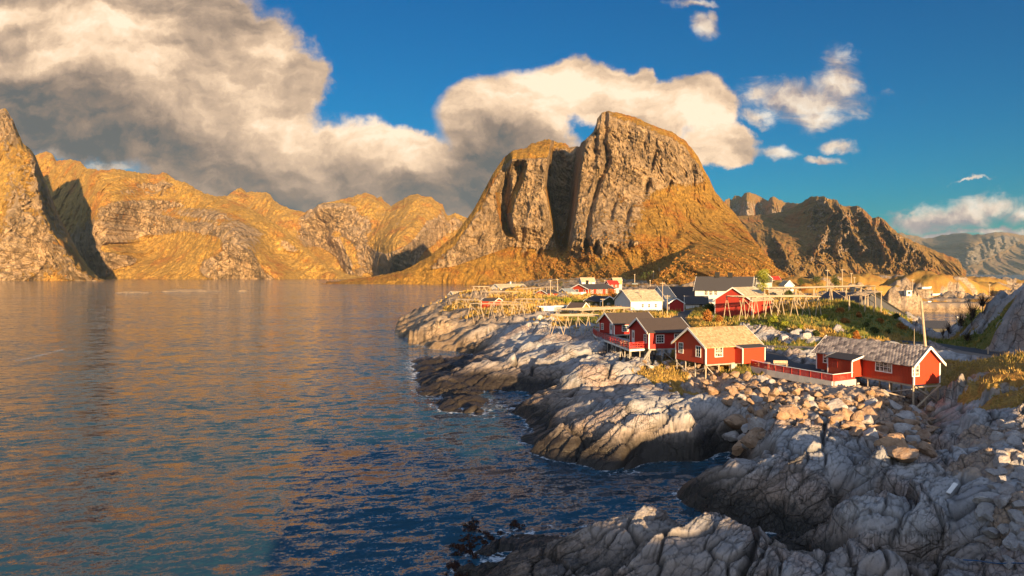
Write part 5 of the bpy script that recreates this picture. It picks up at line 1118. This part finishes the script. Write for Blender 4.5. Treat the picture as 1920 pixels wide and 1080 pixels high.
# ---------------- trees and shrubs ----------------
def leaves(name, mat, centres, n, size, sd, parent=None, flat=.0):
    """many small leaf clumps spread through the given ellipsoids"""
    g = np.random.default_rng(sd); c = np.array([q[:3] for q in centres]); rad = np.array([q[3] for q in centres]); w = rad ** 2; k = g.choice(len(c), n, p=w / w.sum())
    d = g.normal(size=(n, 3)); d /= np.linalg.norm(d, axis=1)[:, None]; p = c[k] + d * (rad[k] * g.uniform(.35, 1.05, n) ** .6)[:, None] * np.array([1, 1, .85])
    a = g.normal(size=(n, 3)); a /= np.linalg.norm(a, axis=1)[:, None]; b = np.cross(a, g.normal(size=(n, 3))); b /= np.linalg.norm(b, axis=1)[:, None]; s = size * g.uniform(.5, 1.3, n)[:, None]
    q = np.stack([p - a * s, p + b * s * .6, p + a * s, p - b * s * .6], 1).reshape(-1, 3)
    me = bpy.data.meshes.new(name); me.from_pydata([], [], []); me.vertices.add(len(q)); me.vertices.foreach_set('co', q.astype(np.float32).ravel()); me.loops.add(4 * n); me.loops.foreach_set('vertex_index', np.arange(4 * n, dtype=np.int32))
    me.polygons.add(n); me.polygons.foreach_set('loop_start', np.arange(n, dtype=np.int32) * 4); at_ = me.attributes.new('tone', 'FLOAT', 'POINT'); at_.data.foreach_set('value', np.repeat(np.clip(g.normal(.5, .25, n) + .2 * (k % 3 - 1), 0, 1), 4).astype(np.float32))
    me.materials.append(mat); me.update(); o = bpy.data.objects.new(name, me); COL.objects.link(o); o.parent = parent; return o
def tree(label, u, vb, wpx, hpx, mat, n=1500, size=.28, cat='tree', name='tree', trunk=.35, group=None, D=None, sd=1, sparse=False):
    p = hit(u, vb) if D is None else None
    if p is None:
        if D is None: D = 300
        x, y, z = pix(u, vb); p = (x / y * D, D, CAMZ + z / y * D)
    k = p[1] / FPX; w, h_ = wpx * k, hpx * k; rn = random.Random(sd); o = thing(name, label, cat, p, 0, group)
    cs = []; t = MB(); t.bar((0, 0, -.4), (0, 0, h_ * .55), w * .05 + .05, w * .03 + .03, 6)
    for i in range(9 if wpx > 15 else 5):
        a = rn.uniform(0, 6.28); zz = h_ * rn.uniform(trunk, .86); rr = w * .32 * rn.uniform(.3, 1) * (1.15 - zz / h_ * .6); c = (rr * math.cos(a), rr * math.sin(a), zz, w * rn.uniform(.16, .27)); cs.append(c); t.bar((0, 0, h_ * .3), c[:3], w * .03 + .02, w * .008 + .01, 5)
    cs.append((0, 0, h_ * .62, w * .3)); cs.append((rn.uniform(-.1, .1) * w, 0, h_ * .88, w * .16))
    t.build('trunk', M['bark'], o)
    if sparse:
        b = MB()
        for c in cs:
            for j in range(10):
                e = (c[0] + rn.gauss(0, c[3]), c[1] + rn.gauss(0, c[3]), c[2] + abs(rn.gauss(0, c[3]))); b.bar((c[0] * .5, c[1] * .5, c[2] * .6), e, .035 + w * .004, .012, 3)
        b.build('twigs', M['leaf_p'], o); return o
    leaves('crown', M[mat], cs, n, size, sd, o); return o
tree('yellow green leafy tree beside the white house gable', 1431, 553, 42, 48, 'leaf_y', 5200, .24, trunk=.25, sd=3)
tree('small orange leaved tree on the bank below the red barn', 1325, 607, 24, 26, 'leaf_o', 1600, .13, trunk=.25, sd=4)
tree('orange shrub against the front wall of the red barn', 1349, 607, 20, 14, 'leaf_o', 900, .12, 'shrub', 'shrub', .2, sd=5)
for i, (lb, u, v, w, h_, mt_) in enumerate([('dark green shrub left of the red barn', 1330, 588, 30, 18, 'leaf_g'), ('dark shrub at the white house corner', 1352, 562, 12, 14, 'leaf_g'), ('rust coloured shrub right of the long red house', 1146, 560, 22, 18, 'leaf_o'), ('olive shrub left of the small red boathouse', 1052, 541, 12, 12, 'leaf_g'),
     ('rust shrub behind the small white gabled cottage', 1478, 548, 26, 18, 'leaf_o'), ('orange shrub beside the small white gabled cottage', 1508, 550, 22, 12, 'leaf_o'), ('dark spruce-like shrub behind the upper rack, left', 1500, 545, 18, 22, 'leaf_g'), ('dark shrub behind the upper rack near the left tall pole', 1530, 545, 28, 24, 'leaf_g'),
     ('dark shrub behind the upper rack near the right tall pole', 1566, 544, 26, 22, 'leaf_g'), ('orange bush at the ridge end of the stone tiled roof', 1606, 642, 16, 22, 'leaf_o'), ('golden bush just left of the orange bush', 1592, 642, 14, 14, 'leaf_y'),
     ('dark shrub under the large lit drying rack', 1478, 560, 26, 12, 'leaf_g'), ('yellow bush between the blue grey shed and the balcony house', 1063, 569, 20, 8, 'leaf_y'), ('rust shrub by the road behind the pale golden roof', 1240, 612, 18, 6, 'leaf_o')]):
    tree(lb, u, v, w, h_, mt_, 700 + 30 * w, .10 + .004 * w, 'shrub', 'shrub', .15, sd=20 + i)
for i, (u, v, w, h_) in enumerate([(1778, 636, 22, 30), (1800, 625, 30, 42), (1822, 615, 34, 50), (1842, 590, 30, 36), (1815, 645, 24, 22), (1768, 640, 12, 26), (1860, 560, 20, 18)]):
    tree('bare purple brown thicket bush on the dark bank by the inlet', u, v, w, h_, None, cat='bush', name='bare_bush', sd=40 + i, group='bare bushes by the inlet', sparse=True)
for i, (u, v, h_) in enumerate([(1204, 524, 9), (1210, 526, 11), (1216, 519, 10), (1222, 516, 9), (1208, 518, 8)]): tree('small dark spruce on the shaded slope under the dome mountain', u, v, 6, h_, 'leaf_g', 260, .5, 'spruce', 'spruce_tree', .2, 'spruces on the shaded slope', 740, 60 + i)
shr = random.Random(77)
for i, (u, v) in enumerate([(1470, 612), (1500, 622), (1545, 600), (1560, 618), (1585, 606), (1610, 596), (1625, 615), (1650, 606), (1665, 625), (1690, 618), (1530, 632), (1450, 606), (1680, 600), (1640, 630), (1600, 628), (1575, 588)]):
    tree('low scrubby bush on the green bank behind the stone tiled cabin', u, v, shr.uniform(12, 24), shr.uniform(6, 12), shr.choice(['leaf_g', 'leaf_y', 'leaf_y', 'leaf_o']), 900, .13, 'shrub', 'shrub', .1, 'scrub on the green bank', None, 90 + i)
# autumn birch scrub on the talus: nobody could count it
U_, V_, X_, Y_, Z_ = SURF['dome_mountain']; g = np.random.default_rng(5)
pr = np.clip(1.1 * sst(465, 495, V_) * sst(940, 990, U_) * sst(1190, 1120, U_) + .9 * np.exp(-((U_ - 1050) / 55) ** 2 - ((V_ - 488) / 22) ** 2) + .8 * np.exp(-((U_ - 1160) / 70) ** 2 - ((V_ - 470) / 18) ** 2) + .5 * np.exp(-((U_ - 1250) / 70) ** 2 - ((V_ - 500) / 30) ** 2) + .25 * sst(440, 500, V_) * sst(900, 1000, U_) + .35 * sst(1180, 1240, U_) * sst(500, 520, V_), 0, 2)
pr = pr * sst(-.1, .5, fbm(X_ / 30, Y_ / 30, 3, 4) + .25) * (V_ < 536); pr = pr.ravel() / pr.sum(); k = g.choice(pr.size, 6500, p=pr)
cs = np.stack([X_.ravel()[k] + g.normal(0, 1, 6500), Y_.ravel()[k] + g.normal(0, 1, 6500) - 1, Z_.ravel()[k] + 1.0, g.uniform(.5, 1.7, 6500)], 1)
M['scrub'] = leafmat('autumn_scrub_leaves', (.10, .05, .012), (.30, .13, .03), (.40, .24, .05))
o = leaves('birch_scrub', M['scrub'], [tuple(q) for q in cs], 52000, .8, 8); tag(o, 'orange autumn scrub covering the foot of the dome mountain', kind='stuff')

# ---------------- dry grass ----------------
g = np.random.default_rng(3); rr_ = np.hypot(GX, GY); wgt = GA['grass'] * (rr_ < 330) * (rr_ > 50) * np.clip(rr_ / 100, .5, 2.2) ** -1.0 * (GZ > 2.5) * np.where((GX < 22) & (rr_ > 165), .35, 1.)
wgt = wgt * np.gradient(GX, axis=1) * np.hypot(*[np.gradient(q, axis=0) for q in (GX, GY)])
pr = wgt.ravel() / wgt.sum(); N = 26000; k = g.choice(pr.size, N, p=pr); B = 5
px_ = np.repeat(GX.ravel()[k] + g.normal(0, .15, N), B) + g.normal(0, .16, N * B); py_ = np.repeat(GY.ravel()[k], B) + g.normal(0, .16, N * B); pz_ = np.repeat(GZ.ravel()[k], B) - .05
dd = np.repeat(rr_.ravel()[k], B); a = g.uniform(0, 2 * math.pi, N * B); hh2 = g.uniform(.22, .62, N * B) * np.clip(dd / 120, .8, 1.6) * np.repeat(g.uniform(.6, 1.4, N), B); w = np.clip(dd * .0006, .04, .2); lx, ly = g.normal(0, .14, (2, N * B))
v = np.stack([np.stack([px_ - np.cos(a) * w, py_ - np.sin(a) * w, pz_], 1), np.stack([px_ + np.cos(a) * w, py_ + np.sin(a) * w, pz_], 1), np.stack([px_ + lx, py_ + ly, pz_ + hh2], 1)], 1).reshape(-1, 3)
me = bpy.data.meshes.new('dry_grass'); n_ = N * B; me.vertices.add(3 * n_); me.vertices.foreach_set('co', v.astype(np.float32).ravel()); me.loops.add(3 * n_); me.loops.foreach_set('vertex_index', np.arange(3 * n_, dtype=np.int32)); me.polygons.add(n_); me.polygons.foreach_set('loop_start', np.arange(n_, dtype=np.int32) * 3)
tone = np.clip(g.normal(.72, .16, N) - .5 * GA['green'].ravel()[k] + .25 * fbm(GX.ravel()[k] / 5, GY.ravel()[k] / 5, 3, 3), 0, 1); at_ = me.attributes.new('tone', 'FLOAT', 'POINT'); at_.data.foreach_set('value', np.repeat(tone, B * 3).astype(np.float32)); me.materials.append(M['grass']); me.update()
o = bpy.data.objects.new('dry_grass', me); COL.objects.link(o); tag(o, 'golden and green autumn grass on the banks of the village', kind='stuff')

# seaweed and foam
def weed(label, pts_, n, sd):
    g_ = random.Random(sd); cs = []
    for (u, v, ru, rv) in pts_:
        for k in range(14):
            x, y = at(u + g_.gauss(0, ru), v + g_.gauss(0, rv), 0); cs.append((x, y, g_.uniform(-.12, -.02), g_.uniform(.12, .3)))
    o = leaves('seaweed', M['weed'], cs, n, .06, sd); tag(o, label, kind='stuff')
M['weed'] = leafmat('brown_kelp', (.018, .009, .006), (.045, .02, .012), (.08, .036, .02)); 
weed('dark brown kelp floating off the nearest rock', [(880, 985, 8, 8), (868, 1010, 9, 10), (856, 1040, 9, 12), (852, 1070, 9, 10), (885, 1020, 9, 12), (890, 1045, 12, 14), (872, 1075, 12, 8), (925, 1015, 12, 8), (965, 985, 8, 4), (905, 1000, 10, 8)], 15000, 4)
weed('brown kelp around the outer dark reef', [(800, 756, 18, 2), (830, 750, 16, 2), (790, 735, 10, 3)], 2500, 5)
g_ = random.Random(9); m = MB()
for k in range(130):
    t_ = g_.random(); u = 30 + 88 * t_ + g_.gauss(0, 2); v = 677 - 22 * t_ ** 1.1 + g_.gauss(0, .5); x, y = at(u, v, 0); a = g_.uniform(.15, .7)
    m.add([(x - a, y - .06, .02), (x + a, y - .02, .02), (x + a * .7, y + .12, .02), (x - a * .6, y + .1, .02)], [(0, 1, 2, 3)])
o = m.build('foam_streak', M['white']); tag(o, 'thin white foam streak far out on the left water', kind='stuff')

m = MB(); hp = [hit(u, v) for u, v in ((1806, 1066), (1835, 1070), (1870, 1067), (1905, 1066), (1935, 1068))]
for a, b in zip(hp[:-1], hp[1:]): m.bar((a[0], a[1], a[2] + .25), (b[0], b[1], b[2] + .25), .06, None, 6)
M['hose'] = paint('blue_hose', (.03, .10, .22), 0, .2, .4); o = m.build('hose', M['hose']); tag(o, 'blue hose lying across the dark rocks at the bottom right', 'hose')
# ---------------- evening air ----------------
mt = bpy.data.materials.new('thin_evening_haze'); mt.use_nodes = True; t = NT(mt.node_tree)
o_ = t.new('ShaderNodeOutputMaterial'); pv = t.new('ShaderNodeVolumePrincipled'); pv.inputs['Color'].default_value = (.50, .74, 1.0, 1); pv.inputs['Density'].default_value = 1.9e-5; pv.inputs['Anisotropy'].default_value = .0
t.l.new(pv.outputs[0], o_.inputs['Volume'])
o = MB().box(-14800, -900, -14, 14800, 15800, max(q[4].max() for q in SURF.values()) + 25).build('haze', mt); o['kind'] = 'stuff'; o['label'] = 'thin clear evening air that pales the far mountains'
